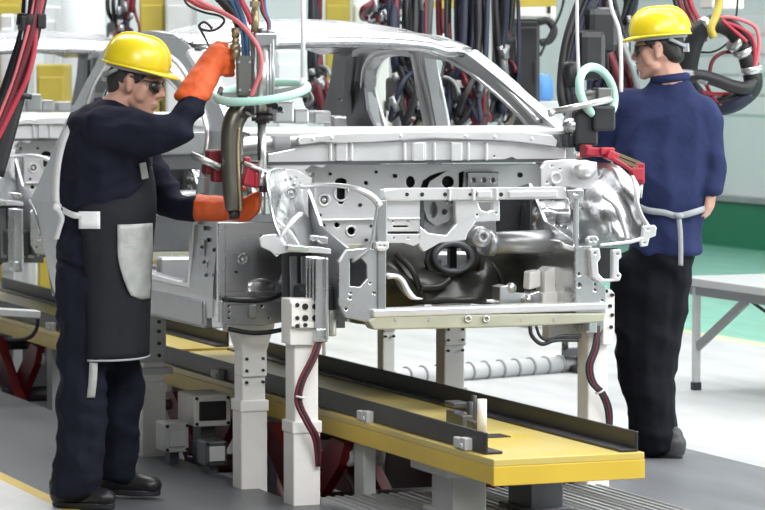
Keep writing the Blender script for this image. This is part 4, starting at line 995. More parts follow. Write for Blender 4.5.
def hand_chains(W, dirv, palmn, thumbv, k=1.0, curl=0.5, spread=.02):
    """palm from wrist W along dirv; palmn points out of the palm; thumbv towards the thumb side"""
    W = Vector(W); d = Vector(dirv).normalized(); n = Vector(palmn); n = (n - d * n.dot(d)).normalized(); t = Vector(thumbv); t = (t - d * t.dot(d) - n * t.dot(n)).normalized()
    ch = []
    for s in (-.028, -.010, .010, .028):
        ch.append([(W + t * s * .7 * k, .015 * k), (W + d * .085 * k + t * s * k, .0125 * k)])
    ch.append([(W + d * .01 * k - t * .018 * k, .016 * k), (W + d * .01 * k + t * .018 * k, .017 * k)])
    ln = (.062, .074, .080, .072)
    for i, s in enumerate((-.030, -.010, .010, .030)):
        p = W + d * .085 * k + t * s * k; L = ln[i] * k; a = curl * .8; c = [(p, .0098 * k)]
        for j, f in enumerate((.45, .32, .25)):
            v = d * math.cos(a) + n * math.sin(a) + t * s * .8 * spread
            p = p + v * L * f * 1.1; c.append((p, (.0090, .0082, .0072)[j] * k)); a += curl * (1.0, .9, .6)[j] * 1.1
        ch.append(c)
    p = W + d * .022 * k + t * .026 * k; c = [(p, .015 * k)]
    for v, L, r in ((d * .6 + t * .65 + n * .35, .036, .0125), (d * .85 + t * .2 + n * .45, .032, .011), (d * .85 - t * .15 + n * .5, .026, .009)):
        p = p + v.normalized() * L * k; c.append((p, r * k))
    ch.append(c); return ch
def shoe(root, toe, heel, m, h=.075, wd=.048):
    toe = Vector(toe); heel = Vector(heel); d = (toe - heel); d.z = 0; L = d.length; d.normalize(); up = Vector((0, 0, 1)); sd = d.cross(up)
    def Q(a, z, s=0): return heel + d * (L * a) + up * z + sd * s
    ch = [[(Q(.14, .05), (.05, .042, .05)), (Q(.14, h + .03), (.052, .046, .03))], [(Q(.13, .045), (.042, .040, .042)), (Q(.5, .045), (.045, .045, .045))], [(Q(.5, .045), (.046, .046, .045)), (Q(.86, .040), (.046, .046, .036))], [(Q(.4, .07), (.04, .04, .04)), (Q(.16, .1), .042)]]
    s = obj('shoe', None, m, root, local=True, mesh=organic(ch, .008, 3))
    b = MB(); lo = []
    for i in range(26):
        a = 2 * PI * i / 26; lo.append(Q(.5 + .53 * math.cos(a), 0, (wd + .006 * math.cos(a)) * math.sin(a)))
    b.add([p + up * .002 for p in lo] + [p + up * .024 for p in lo], [list(range(26))[::-1], list(range(26, 52))] + [(i, (i + 1) % 26, 26 + (i + 1) % 26, 26 + i) for i in range(26)])
    obj('shoe_sole', b, 'rubber', s, local=True, bevel=.004)
    b = MB()
    for a in (.42, .5, .58): b.tube([Q(a, .092 - (a - .42) * .12, -.022), Q(a, .097 - (a - .42) * .12, 0), Q(a, .092 - (a - .42) * .12, .022)], .003, 6)
    obj('shoe_lace', b, 'strap_grey' if m == 'shoe_grey' else 'rubber', s, local=True)

# ---- left worker: profile to the right, bent over the welding gun
base, s1, L = person_frame(95, 504)
wk = thing('person', 'worker in orange gloves and charcoal apron gripping the hanging weld gun', 'person', base, -TH)
body = []
HL = L(137, 85, 0.02)
T1, R1 = head_parts(wk, HL, 1, body, None, math.radians(12), math.radians(-12), 'hair_grey', .98)
px = lambda n: n / s1
# skin body under the clothes
body += [[(L(128, 98, .02), (.058, .056, .06)), (L(108, 118, .02), (.075, .07, .05))],
         [(L(110, 124, .02), (.08, .13, .04)), (L(106, 170, .02), (.10, .13, .08)), (L(100, 220, .02), (.10, .13, .07)), (L(97, 258, .02), (.09, .13, .05))],
         [(L(118, 128, -.15), .045), (L(150, 132, -.20), .035), (L(182, 128, -.20), .030), (L(194, 108, -.15), .028), (L(204, 88, -.11), .028), (L(215, 68, -.055), .026)],
         [(L(112, 130, .18), .045), (L(140, 165, .26), .035), (L(158, 197, .24), .030), (L(190, 208, .12), .028), (L(222, 209, .05), .024)],
         [(L(92, 268, -.06), (.09, .09, .07)), (L(84, 385, -.09), .045), (L(82, 470, -.10), .026), (L(82, 492, -.10), .020)],
         [(L(108, 268, .11), (.09, .09, .07)), (L(118, 385, .13), .045), (L(114, 450, .15), .026), (L(110, 485, .18), .018)]]
obj('body', None, 'skin', wk, local=True, mesh=organic(body, .0062, 3))
finish_head(wk, T1, R1, .98, 'hair_grey', 0)
# jacket
jk = [[(L(112, 108, .02), (.078, .085, .03)), (L(110, 124, .02), (.135, .185, .06))],
      [(L(108, 126, .02), (.150, .205, .085)), (L(107, 165, .02), (.172, .190, .10)), (L(106, 208, .02), (.172, .180, .09))],
      [(L(106, 208, .02), (.172, .18, .06)), (L(101, 240, .02), (.160, .185, .08)), (L(98, 258, .02), (.152, .190, .05))],
      [(L(112, 126, -.15), (.09, .08, .085)), (L(150, 133, -.20), (.075, .07, .080)), (L(182, 130, -.20), (.062, .062, .068))],
      [(L(180, 129, -.20), (.062, .06, .066)), (L(194, 108, -.15), (.052, .052, .052)), (L(198, 98, -.13), (.049, .049, .045))],
      [(L(112, 130, .18), (.09, .08, .085)), (L(140, 165, .26), .07), (L(160, 196, .24), .065)],
      [(L(158, 198, .24), .063), (L(176, 207, .18), .054), (L(194, 209, .11), (.03, .05, .048))]]
jm = organic(jk, .011, 6, folds(.015, (5, 5, 11), 3.1))
jo = obj('work_jacket', None, 'navy_dark', wk, local=True, mesh=jm)
b = MB(); b.tube([T1(-.055 + .075 * math.cos(a), .075 * math.sin(a), -.118 + .028 * -math.cos(a)) for a in [2 * PI * i / 24 for i in range(24)]], .014, 8, closed=True); obj('jacket_collar', b, 'navy_dark', jo, local=True)
# trousers
tr = [[(L(98, 250, .02), (.145, .18, .05)), (L(98, 275, .02), (.150, .185, .07))],
      [(L(90, 275, -.06), (.118, .11, .08)), (L(88, 330, -.07), (.100, .10, .08)), (L(84, 390, -.09), (.088, .088, .08)), (L(85, 440, -.10), (.092, .088, .07)), (L(78, 478, -.10), (.092, .09, .03)), (L(76, 490, -.10), (.094, .085, .016))],
      [(L(108, 275, .10), (.118, .11, .08)), (L(114, 330, .11), (.102, .10, .08)), (L(119, 392, .13), (.085, .088, .08)), (L(114, 440, .15), (.080, .084, .07)), (L(111, 476, .17), (.080, .082, .03)), (L(112, 484, .17), (.082, .082, .015))]]
obj('work_trousers', None, 'trouser', wk, local=True, mesh=organic(tr, .011, 5, folds(.017, (6, 6, 8), 9.7)))
# apron wrapped round the front, from chest to shin
b = MB(); rows = []
prof = [(166, .168, .13, 107), (185, .180, .155, 107), (206, .188, .188, 106), (235, .186, .194, 104), (262, .178, .20, 104), (300, .165, .20, 105), (330, .158, .20, 105.5), (357, .155, .20, 106)]
for (y, rx, ry, cx) in prof:
    row = []; c = L(cx, y, .02); w0 = 1.15 if y < 206 else 2.02
    if y > 230: w0 = 1.88
    for i in range(25):
        a = -w0 + 2 * w0 * i / 24
        r = 1 + (.03 * math.sin(a * 7 + y * .02) * (y > 240))
        row.append(c + Vector((rx * r * math.cos(a) ** 1.0 if True else 0, ry * r * math.sin(a), 0)))
    rows.append(row)
ap = obj('apron', None, 'apron', wk, local=True, mesh=(lambda mb: (lambda me: (me.from_pydata([tuple(v) for v in mb.v], [], mb.f), [setattr(p, 'use_smooth', True) for p in me.polygons], me)[-1])(bpy.data.meshes.new('apron')))(b.grid([spl(r, 1) for r in [list(x) for x in zip(*[spl([rows[j][i] for j in range(len(rows))], 3) for i in range(25)])]])), solid=.006)
b = MB(); hr = [L(106, 356.5, .02) + Vector((.162 * math.cos(a), .207 * math.sin(a), 0)) for a in [-1.88 + 3.76 * i / 40 for i in range(41)]]; b.grid([hr, [p + Vector((0, 0, .007)) for p in hr]]); obj('apron_hem', b, 'strap_grey', ap, local=True, solid=.004)
# pale patch on the apron, strap, ties
def on_apron(px_, py_, off=.008):
    for (y0, rx0, ry0, c0), (y1, rx1, ry1, c1) in zip(prof, prof[1:]):
        if y0 <= py_ <= y1:
            t = (py_ - y0) / (y1 - y0); rx = rx0 + (rx1 - rx0) * t; ry = ry0 + (ry1 - ry0) * t; cx = c0 + (c1 - c0) * t
            xx = max(-.98, min(.98, (px_ - cx) / s1 / rx)); a = -math.acos(xx)
            return L(cx, py_, .02) + Vector(((rx + off) * math.cos(a), (ry + off) * math.sin(a), 0))
    return L(px_, py_, 0)
b = MB(); rows = []
for y in range(222, 299, 5):
    t = (y - 222) / 76; xl = 122 + (14 * max(0, (t - .35) / .65) ** 1.6 + (0 if y < 296 else 6)); xr = 152.5 - 1.0 * t
    rows.append([on_apron(xl + (xr - xl) * i / 8, min(y, 297)) + Vector((0, 0, 0)) for i in range(9)])
b.grid(rows); pt = obj('apron_patch', b, 'patch', ap, local=True, solid=.004)
b = MB(); rows = []
for y in (209, 212, 216, 220, 226): rows.append([on_apron(86 + (106 - 86) * i / 6, y, .010) for i in range(7)])
b.grid(rows); obj('apron_buckle', b, 'strap', ap, local=True, solid=.004)
def ribbon(name, pts, wd_, axis, m, par, k=6):
    b = MB(); q = spl(pts, k); ax = Vector(axis) * wd_ / 2
    b.grid([[p - ax for p in q], [p + ax for p in q]]); return obj(name, b, m, par, local=True, solid=.004)
ribbon('waist_strap', [on_apron(88, 213, .01), L(80, 213, -.155), L(70, 210, -.10), L(61, 206, -.02)], .022, (0, 0, 1), 'strap', ap)
ribbon('back_strap', [L(76, 124, -.075), L(68, 140, -.085), L(62, 165, -.08), L(59.5, 190, -.06), L(60, 206, -.05)], .034, (.75, -.65, 0), 'strap', ap)
ribbon('tie_tail', [L(60, 206, -.06), L(66, 216, -.085), L(63, 228, -.085), L(60, 238, -.075)], .026, (.75, -.65, 0.1), 'strap', ap)
b = MB(); b.sph(L(61, 206, -.06), (.018, .022, .016), 10, 8); obj('strap_knot', b, 'strap', ap, local=True)
b = MB(); b.box(L(147, 170, -.085), (.028, .01, .06), (0, -.2, .5)); obj('chest_badge', b, 'patch', jo, local=True, bevel=.003)
ribbon('trouser_tape', [L(99, 356, -.178), L(98, 375, -.182), L(96, 392, -.18)], .030, (1, 0, 0), 'patch', wk)
# gloves
up = [[(L(196, 96, -.13), (.070, .062, .032)), (L(203, 84, -.11), (.066, .058, .035))], [(L(203, 84, -.11), (.064, .056, .04)), (L(212, 69, -.07), (.052, .05, .045))], [(L(212, 69, -.07), (.054, .05, .05)), (L(218, 60, -.05), (.048, .042, .055))]]
pw = L(213, 70, -.055)
up += [[(pw, (.046, .04, .046)), (L(219, 60, -.045), (.044, .04, .050)), (L(220, 53, -.04), (.034, .036, .034))]]
for i, (yy, r) in enumerate(((52, .0135), (59, .0140), (66, .0140), (73, .0130))):
    up.append([(L(219, yy + 1, -.065), r * 1.15), (L(228, yy, -.060), r * 1.1), (L(233.5, yy + 1, -.035), r), (L(233, yy + 2, -.01), r * .9), (L(226, yy + 2, .0), r * .85)])
up.append([(L(214, 58, -.03), .020), (L(214, 49, -.03), .016), (L(219, 45, -.02), .014), (L(227, 46, -.005), .012)])
obj('work_glove', None, 'glove', wk, local=True, mesh=organic(up, .0062, 3, folds(.003, (16, 16, 16), 2)))
lo = [[(L(196, 209, .11), (.02, .062, .052)), (L(210, 209, .075), (.03, .056, .050)), (L(224, 209, .05), (.03, .046, .046))],
      [(L(222, 209, .05), (.03, .034, .040)), (L(236, 211, .045), (.026, .022, .036)), (L(244, 213, .05), (.022, .020, .030))]]
for i, (yy, dz) in enumerate(((221, 20), (215, 23), (209, 22), (203, 17))):
    lo.append([(L(241, yy - 2, .05), .0135), (L(249, yy - 3, .035), .0135), (L(255, yy - 8, .012), .0125), (L(258 + i * .8, yy - dz * .62, -.005), .0115), (L(259 + i, yy - dz * .8, -.008), .010)])
lo.append([(L(228, 203, .04), .018), (L(233, 196, .035), .0145), (L(239, 191, .03), .0125), (L(244, 189, .03), .011)])
obj('work_glove', None, 'glove', wk, local=True, mesh=organic(lo, .0062, 3, folds(.003, (16, 16, 16), 5)))
shoe(wk, L(116, 504, -.14), L(56, 504, -.06), 'shoe', .06)
shoe(wk, L(156, 502, .13), L(98, 501, .20), 'shoe', .06)

# ---- right worker: back to the viewer, head turned left
base, s2, L = person_frame(656, 458)
w2 = thing('person', 'worker in navy jacket seen from behind with grey apron ties, right of the car', 'person', base, -TH)
body = []
HC_ = L(657, 52, .0)
T2, R2 = head_parts(w2, HC_, -1, body, None, math.radians(5), math.radians(180 - 12), 'hair', .97)
body += [[(L(663, 66, 0.0), (.056, .056, .05)), (L(669, 84, .0), (.075, .075, .04))],
         [(L(669, 98, .0), (.12, .07, .03)), (L(668, 150, .0), (.14, .10, .08)), (L(668, 205, .0), (.11, .10, .06)), (L(668, 240, .0), (.11, .10, .04))],
         [(L(702, 108, .0), .045), (L(708, 137, .0), .033), (L(711, 165, -.02), .030), (L(709, 190, -.05), .028)],
         [(L(632, 108, .02), .045), (L(613, 128, .08), .035), (L(603, 148, .14), .032), (L(594, 158, .35), .028)],
         [(L(652, 262, .0), (.07, .08, .07)), (L(648, 350, .02), .045), (L(655, 425, .03), .032), (L(659, 446, .03), .026)],
         [(L(674, 262, .03), (.05, .08, .07)), (L(666, 350, .07), .04), (L(664, 425, .12), .03), (L(664, 446, .13), .026)]]
body += hand_chains(L(709, 186, -.05), (-.12, .10, -1), (-.9, .5, 0), (-.5, .9, -.2), 1.0, .42)
body += hand_chains(L(594, 158, .35), (-.6, .6, -.1), (.2, .2, -1), (0, 1, .2), 1.0, .6)
obj('body', None, 'skin', w2, local=True, mesh=organic(body, .0062, 3))
finish_head(w2, T2, R2, .97, 'hair', 0)
jk = [[(L(667, 82, 0.0), (.072, .078, .022)), (L(668, 96, .0), (.135, .10, .05))],
      [(L(666, 106, .0), (.188, .115, .075)), (L(661, 150, .0), (.222, .140, .08)), (L(665, 190, .0), (.182, .136, .08)), (L(669, 212, .0), (.140, .124, .05))],
      [(L(669, 212, .0), (.138, .124, .04)), (L(666, 235, .0), (.146, .134, .06)), (L(664, 252, .0), (.152, .138, .025))],
      [(L(699, 110, .0), (.080, .085, .075)), (L(708, 137, .0), (.060, .072, .075)), (L(711, 165, -.02), (.050, .062, .07))],
      [(L(711, 165, -.02), (.049, .060, .065)), (L(709, 190, -.05), (.044, .050, .02))],
      [(L(632, 107, .02), (.082, .085, .08)), (L(615, 126, .06), (.08, .08, .08)), (L(608, 150, .10), (.070, .07, .07))],
      [(L(608, 150, .10), .066), (L(597, 160, .30), .050)]]
j2 = obj('work_jacket', None, 'navy', w2, local=True, mesh=organic(jk, .011, 6, folds(.015, (5, 5, 5), 21)))
b = MB(); b.tube([L(668 + 16 * math.cos(a), 79 - 2.0 * math.cos(a), .066 * math.sin(a)) for a in [2 * PI * i / 24 for i in range(24)]], .018, 8, closed=True); obj('jacket_collar', b, 'navy', j2, local=True)
tr = [[(L(664, 240, 0), (.125, .118, .04)), (L(658, 262, .0), (.148, .128, .06))],
      [(L(646, 268, .0), (.148, .122, .09)), (L(643, 320, .01), (.138, .115, .07)), (L(646, 380, .02), (.112, .105, .07)), (L(652, 428, .03), (.100, .095, .06)), (L(659, 450, .03), (.090, .09, .022))],
      [(L(674, 262, .02), (.08, .12, .06)), (L(665, 320, .05), (.085, .11, .07)), (L(655, 380, .09), (.085, .10, .07)), (L(662, 440, .12), (.075, .085, .03))]]
obj('work_trousers', None, 'trouser_black', w2, local=True, mesh=organic(tr, .011, 5, folds(.015, (5, 5, 7), 33)))
tie = ribbon('apron_tie', [L(637, 206, -.10), L(645, 209, -.125), L(660, 211, -.138), L(673, 214, -.142), L(688, 211, -.13), L(704, 207, -.06)], .026, (0, 0, 1), 'strap_grey', w2)
ribbon('tie_tail', [L(674, 214, -.148), L(675.5, 230, -.152), L(676, 248, -.155), L(676, 263, -.153)], .020, (1, 0, 0), 'strap_grey', w2)
b = MB(); b.sph(L(674, 214, -.15), (.02, .014, .013), 10, 8); obj('tie_knot', b, 'strap_grey', w2, local=True)
shoe(w2, L(640, 462, .14), L(680, 460, -.02), 'shoe_grey', .045)
shoe(w2, L(634, 456, .26), L(672, 456, .13), 'shoe_grey', .045)
# ------------------------------------------------------------------ overhead rails that carry the guns (above the frame)
RZ = 4.2
oh = thing('overhead_gantry', 'overhead steel gantry above the line that the guns hang from', 'gantry', (0, 0, 0))
b = MB()
for x in (-0.85, 1.35, 2.6): b.box((x, 1.0, RZ + .06), (.10, 18, .12))
obj('gantry_rail', b, 'greywhite', oh)
b = MB()
for y in (-7.8, 9.6): b.box((0.9, y, RZ + .18), (5.6, .14, .14))
obj('gantry_beam', b, 'greywhite', oh)
for x in (-1.8, 3.6):
    for y in (-7.8, 9.6):
        b = MB(); b.box((x, y, (RZ + .12) / 2), (.14, .14, RZ + .12)); obj('gantry_column', b, 'greywhite', oh)

# ------------------------------------------------------------------ the hanging weld gun in the left worker's hands
DG = 11.36
def g(px, py, w=0.0): return at(px, py, D=DG + w)
gun = thing('welding_gun', 'hanging weld gun with mint hoop held in the left worker\'s orange gloves', 'welding gun', g(245, 215), 0, 'hanging weld guns')
def tb(name, m, pts, r, par=None, k=6, n=10, fn=None):
    fn = fn or g
    b = MB(); q = [fn(*p) for p in pts]; b.tube(spl(q, k) if k > 1 else q, r, n); return obj(name, b, m, par or gun)
b = MB(); c = g(245, 76)
b.plate([(-.030, -.075), (.030, -.075), (.032, .06), (.024, .075), (-.026, .075), (-.032, .06)], [], .08, lambda u, v, w: c + RT * u + Vector((0, 0, v)) + FW * (w - .04)); hb = obj('handle_block', b, 'gun_metal', gun, bevel=.01)
b = MB()
for (x, y) in ((239, 62), (250, 62), (240, 90), (250, 90)): b.cyl(g(x, y, -.046), g(x, y, -.036), .005, n=8)
obj('block_screw', b, 'alu', hb)
b = MB(); b.cyl(g(236, 60), g(236, 46), .0155); b.cyl(g(235.5, 47), g(235.5, 36), .0125); b.cyl(g(235.5, 37), g(235.5, 28), .0155); b.cyl(g(235, 50), g(235, 44), .018); obj('grip_tube', b, 'brass', gun)
b = MB(); b.cyl(g(255, -6), g(255, 12), .011); b.cyl(g(255, 10), g(255, 32), .0145); b.cyl(g(256, 30), g(256, 44), .010); b.box(g(255, 4), (.03, .03, .02)); obj('swivel_rod', b, 'brass', gun)
b = MB(); b.cyl(g(262.5, 116), g(262.5, 46), .036, n=24); cy = obj('cylinder_barrel', b, 'alu', gun)
b = MB()
for dx in (-9.5, 10): b.cyl(g(262.5 + dx, 114, -.02), g(262.5 + dx, 36, -.02), .009, n=10)
b.cyl(g(255, 114, -.045), g(255, 40, -.045), .006, n=8); b.cyl(g(270, 112, -.04), g(270, 44, -.04), .006, n=8); obj('tie_rod', b, 'steel_grey', cy)
b = MB(); b.box(g(263, 40), (.088, .08, .05)); b.cyl(g(263, 34), g(263, 28), .016); b.box(g(271, 34), (.03, .03, .03)); obj('cylinder_cap', b, 'steel_grey', cy, bevel=.006)
b = MB(); b.cyl(g(262.5, 114), g(262.5, 121), .040, n=24); b.cyl(g(262.5, 120), g(262.5, 123), .026, n=20); obj('cylinder_flange', b, 'black', cy)
b = MB(); b.cyl(g(262.5, 121), g(262.5, 186), .0145, n=16); b.cyl(g(262.5, 182), g(263.5, 215), .012, .007, n=14); obj('electrode_rod', b, 'alu', gun)
b = MB(); b.cyl(g(259, 121, -.01), g(259, 160, -.01), .006, n=10); b.cyl(g(263, 186, 0), g(263, 192, 0), .014, n=10); obj('electrode_collar', b, 'black', gun)
# the bent arm
cen = [g(258, 107, .01), g(247, 108, .01), g(238, 114, .005), g(232.5, 126, 0), g(231, 145, 0), g(231.5, 170, 0), g(233, 195, 0), g(234, 211, 0)]
wr = [.030, .034, .040, .040, .039, .038, .037, .031]
q = spl(cen, 5); ws = [wr[min(len(wr) - 1, i // 5)] + (wr[min(len(wr) - 1, i // 5 + 1)] - wr[min(len(wr) - 1, i // 5)]) * (i % 5) / 5 for i in range(len(q))]
b = MB(); b.tube(q, ws, 14); obj('bent_arm', b, 'bronze', gun)
b = MB(); b.tube(spl([p + RT * .026 + FW * -.030 for p in cen[3:]], 5), .006, 8); obj('arm_pipe', b, 'brass', gun)
b = MB(); b.cyl(g(234, 209), g(234.5, 219), .024, .018, n=18); obj('arm_tip', b, 'black', gun)
b = MB()
for (x, y, r) in ((248, 106, .012), (253, 112, .010), (243, 116, .008), (239, 105, .010), (275, 106, .012), (280, 109, .010), (270, 104, .014), (228, 104, .012)): b.cyl(g(x, y, -.05), g(x, y, .0), r, n=12)
obj('hose_fitting', b, 'black', gun)
b = MB(); b.box(g(273, 110, -.01), (.05, .05, .02)); b.cyl(g(268, 108, -.03), g(284, 112, -.03), .006, n=8); b.cyl(g(245, 112, -.04), g(256, 117, -.04), .007, n=8); obj('fitting_bracket', b, 'steel_grey', gun, bevel=.003)
# red clamps and bar
b = MB(); b.box(g(213, 157, .04), (.05, .05, .055)); b.box(g(208, 169, .04), (.036, .05, .04)); b.box(g(217, 174, .04), (.04, .05, .06)); obj('red_clamp', b, 'red', gun, bevel=.008)
b = MB(); b.box(g(250, 175, .02), (.05, .05, .085), (0, .25, 0)); b.box(g(257, 180, .02), (.03, .05, .06)); b.box(g(247, 162, .03), (.025, .03, .04)); obj('red_clamp', b, 'red_bright', gun, bevel=.008)
b = MB(); b.cyl(g(191, 153.5, -.02), g(221, 166.5, -.02), .009, n=12); b.cyl(g(193, 157, .01), g(220, 170, .01), .006, n=10); obj('clamp_bar', b, 'alu', gun)
b = MB(); b.cyl(g(244, 163, -.01), g(266, 172, -.01), .008, n=10); b.cyl(g(262, 170, -.01), g(262, 186, -.01), .011, n=10); obj('clamp_link', b, 'alu', gun)
# mint hoop
b = MB(); cc = g(262, 92, .03); R0 = .165
hp = []
for i in range(40):
    a = 2 * PI * i / 40; hp.append(cc + RT * (R0 * math.cos(a)) + FW * (R0 * .92 * math.sin(a)) + Vector((0, 0, .018 * math.cos(a) + .03 * math.sin(a))))
b.tube(hp, .0155, 12, closed=True); obj('steering_hoop', b, 'mint', gun)
b = MB(); b.tube([g(221, 88), g(219, 96, .03)], .010, 8); b.bar(g(247, 95, .03), g(222, 95, .03), .018, .018); b.bar(g(275, 92, .03), g(300, 88, .03), .018, .018); obj('hoop_bracket', b, 'steel_grey', gun)
# hoses
tb('supply_hose', 'pink_hose', [(188, -6), (205, 4), (222, 12), (238, 22, -.03), (251, 36, -.06), (260, 52, -.07), (261, 70, -.07), (256, 84, -.065), (251, 97, -.06)], .0085)
tb('supply_hose', 'red_hose', [(176, -8, .05), (200, 6, .05), (216, 10, .05), (232, 18, .03), (246, 28, .02), (258, 45, -.02)], .008)
tb('supply_hose', 'red_hose', [(238, -8), (243, 4), (248, 14), (252, 24)], .011)
tb('supply_hose', 'blue_hose', [(232, -8, .02), (240, 10, .02), (245, 26, 0), (247, 42, 0), (248, 58, 0)], .0085)
tb('supply_hose', 'blue_hose', [(226, -8, .03), (236, 10, .03), (241, 26, .01), (243, 42, .01), (244, 58, .01)], .0075)
b = MB(); pth = spl([g(214, -8, .06), g(226, 4, .05), (g(236, 16, .04)), g(241, 28, .03)], 10); b.tube(pth, [.019 + (.003 if i % 2 else 0) for i in range(len(pth))], 12); obj('corrugated_hose', b, 'rubber', gun)
tb('wire', 'rubber', [(182, -6, .1), (188, 5, .1), (203, 12, .1), (220, 16, .08), (224, 22, .08), (215, 30, .08), (204, 30, .08), (199, 26, .08), (204, 22, .08), (210, 26, .08), (212, 29, .08)], .0045)
tb('wire', 'rubber', [(199, 27, .08), (203, 34, .08), (207, 42, .05), (210, 48, .02)], .004)
for k in range(3): tb('wire', ('rubber', 'red_hose', 'blue_hose')[k], [(258 + 3 * k, -6, .05), (262 + 2 * k, 12, .04), (268 + k, 24, .03), (266 + k, 40, .0)], .005)
b = MB(); b.cyl(g(303, -40, .06), g(303, 82, .06), .009, n=12); b.cyl(g(303, 78, .06), g(303, 90, .06), .014, n=12); sc_ = obj('support_cable', b, 'strap', gun)
b = MB(); b.tube(spl([g(303, 88, .06), g(309, 92, .06), g(312, 100, .06), g(305, 106, .06)], 5), .008, 8); b.box(g(304, 92, .06), (.03, .03, .04)); obj('cable_hook', b, 'gun_metal', gun)
# cables up to the gantry rail
b = MB(); p = g(255, -6); b.tube([p, Vector((-0.85, p.y, RZ))], .012, 8); p2 = g(303, -40, .06); b.tube([p2, Vector((-0.85, p2.y, RZ))], .010, 8); obj('hanger_cable', b, 'steel_grey', gun)

# ------------------------------------------------------------------ front hose bundle at the top left
DF = 10.9
def h(px, py, w=0.0): return at(px, py, D=DF + w)
bun = thing('hose_bundle', 'thick black and red hose bundle hanging at the top left corner', 'hoses', h(0, 165), 0, 'hose bundles')
tb('hose', 'rubber', [(43, -40), (38, -6), (31, 30), (22, 70), (8, 125), (-6, 175)], .036, bun, fn=h)
tb('hose', 'rubber', [(36, -40, .03), (30, -6, .03), (26, 30, .03), (14, 70, .03), (0, 110, .03)], .026, bun, fn=h)
tb('hose', 'maroon', [(44, -40, -.03), (39, -6, -.03), (33, 28, -.04), (22, 65, -.04), (12, 95, -.04), (-4, 135, -.04)], .013, bun, fn=h)
tb('hose', 'red_hose', [(48, -40, -.02), (43, -6, -.02), (36, 28, -.03), (34, 52, -.03), (27, 78, -.04), (14, 105, -.04), (-4, 142, -.04)], .010, bun, fn=h)
tb('hose', 'pink_hose', [(40, -40, -.03), (36, -6, -.03), (29, 26, -.045), (22, 52, -.045), (13, 82, -.045), (-3, 122, -.045)], .007, bun, fn=h)
tb('hose', 'strap', [(32, -40, -.01), (29, -6, -.01), (27, 20, -.02), (20, 60, -.02), (10, 90, .0)], .010, bun, fn=h)
b = MB(); b.tube([h(32, 15), h(30.5, 27)], .052, 16); b.box(h(25, 23, -.02), (.04, .06, .05)); b.box(h(40, 21, -.02), (.03, .06, .05)); obj('hose_clamp', b, 'rubber', bun, bevel=.004)
b = MB(); b.tube([h(19, 92, 0), h(18, 97, 0)], .048, 14); obj('hose_tie', b, 'black', bun)
b = MB(); p = h(43, -40); b.tube([p, Vector((p.x, p.y, RZ))], .03, 10); obj('hanger_cable', b, 'rubber', bun)

# ------------------------------------------------------------------ right weld gun, across the right fender
DR = 12.25
def r_(px, py, w=0.0): return at(px, py, D=DR + w)
g2 = thing('welding_gun', 'weld gun with upright mint hoop over the right fender, left of the right worker', 'welding gun', r_(585, 160), 0, 'hanging weld guns')
b = MB(); cc = r_(597, 92); hp = []
for i in range(40):
    a = 2 * PI * i / 40; hp.append(cc + RT * (.072 * math.cos(a) + .02 * -math.sin(a)) + Vector((0, 0, .098 * math.sin(a))) + FW * (.09 * math.cos(a)))
b.tube(hp, .017, 12, closed=True); obj('steering_hoop', b, 'mint', g2)
b = MB(); b.cyl(r_(548, 113, -.10), r_(612, 99, -.10), .0135, n=14); b.cyl(r_(548, 113, -.10), r_(553, 112, -.10), .017, n=14); b.cyl(r_(585, 105, -.10), r_(585, 105, .0), .012, n=10); obj('cross_bar', b, 'alu', g2)
b = MB(); b.cyl(r_(576, 100), r_(606, 92), .016, n=14); b.box(r_(585, 98), (.07, .07, .06)); b.box(r_(602, 94), (.06, .06, .05)); b.cyl(r_(575, 96, -.03), r_(592, 92, -.03), .012, n=12); obj('pivot_block', b, 'gun_metal', g2, bevel=.006)
b = MB(); b.box(r_(572, 118), (.045, .06, .06), (0, .3, 0)); b.sph(r_(573, 126, -.02), (.045, .04, .035)); b.cyl(r_(570, 120, -.05), r_(570, 127, -.05), .012, n=10); obj('valve_body', b, 'steel', g2, bevel=.006)
b = MB(); b.box(r_(582, 128), (.10, .10, .14)); b.box(r_(600, 118), (.10, .09, .10)); b.box(r_(572, 140), (.06, .08, .06)); b.cyl(r_(580, 138, -.03), r_(580, 152, -.03), .02, n=14); obj('transformer', b, 'black', g2, bevel=.012)
b = MB(); b.box(r_(596, 152, -.08), (.10, .05, .035), (0, .1, 0)); b.box(r_(605, 151, -.08), (.06, .06, .028)); b.box(r_(586, 151, -.08), (.03, .06, .05)); b.box(r_(611, 156, -.09), (.05, .05, .035), (0, .4, 0)); obj('red_frame', b, 'red_bright', g2, bevel=.006)
b = MB(); b.bar(r_(608, 150, -.07), r_(640, 163, -.07), .012, .012); b.bar(r_(606, 154, -.09), r_(638, 167, -.09), .014, .014); obj('frame_bar', b, 'brass', g2)
b = MB(); b.bar(r_(612, 158, -.10), r_(634, 172, -.10), .035, .018); b.bar(r_(640, 163, -.08), r_(640, 184, -.08), .035, .03); b.box(r_(636, 174, -.09), (.05, .04, .05)); obj('red_frame', b, 'red_bright', g2, bevel=.005)
b = MB(); b.cyl(r_(641, 182, -.08), r_(640.5, 198, -.08), .010, .006, n=12); b.sph(r_(641, 166, -.08), .013); obj('electrode_tip', b, 'alu', g2)
tb('suspension_cable', 'strap', [(577, -30), (577, 20), (578, 60), (580, 92)], .007, g2, fn=r_)
tb('suspension_cable', 'strap', [(608, -30, 0), (611, 6, 0), (619, 30, 0), (621, 60, 0), (621, 92, 0)], .008, g2, fn=r_)
for k, (m, dx, rr) in enumerate((('rubber', 0, .018), ('rubber', 7, .016), ('navy_hose', 12, .02), ('maroon', 4, .010), ('red_hose', 9, .007), ('rubber', 16, .014))):
    tb('supply_hose', m, [(592 + dx, -30, .2), (580 + dx, 0, .2), (568 + dx * .8, 35, .16), (562 + dx * .7, 70, .12), (562 + dx, 100, .06), (572 + dx * .6, 122, .02)], rr, g2, fn=r_)
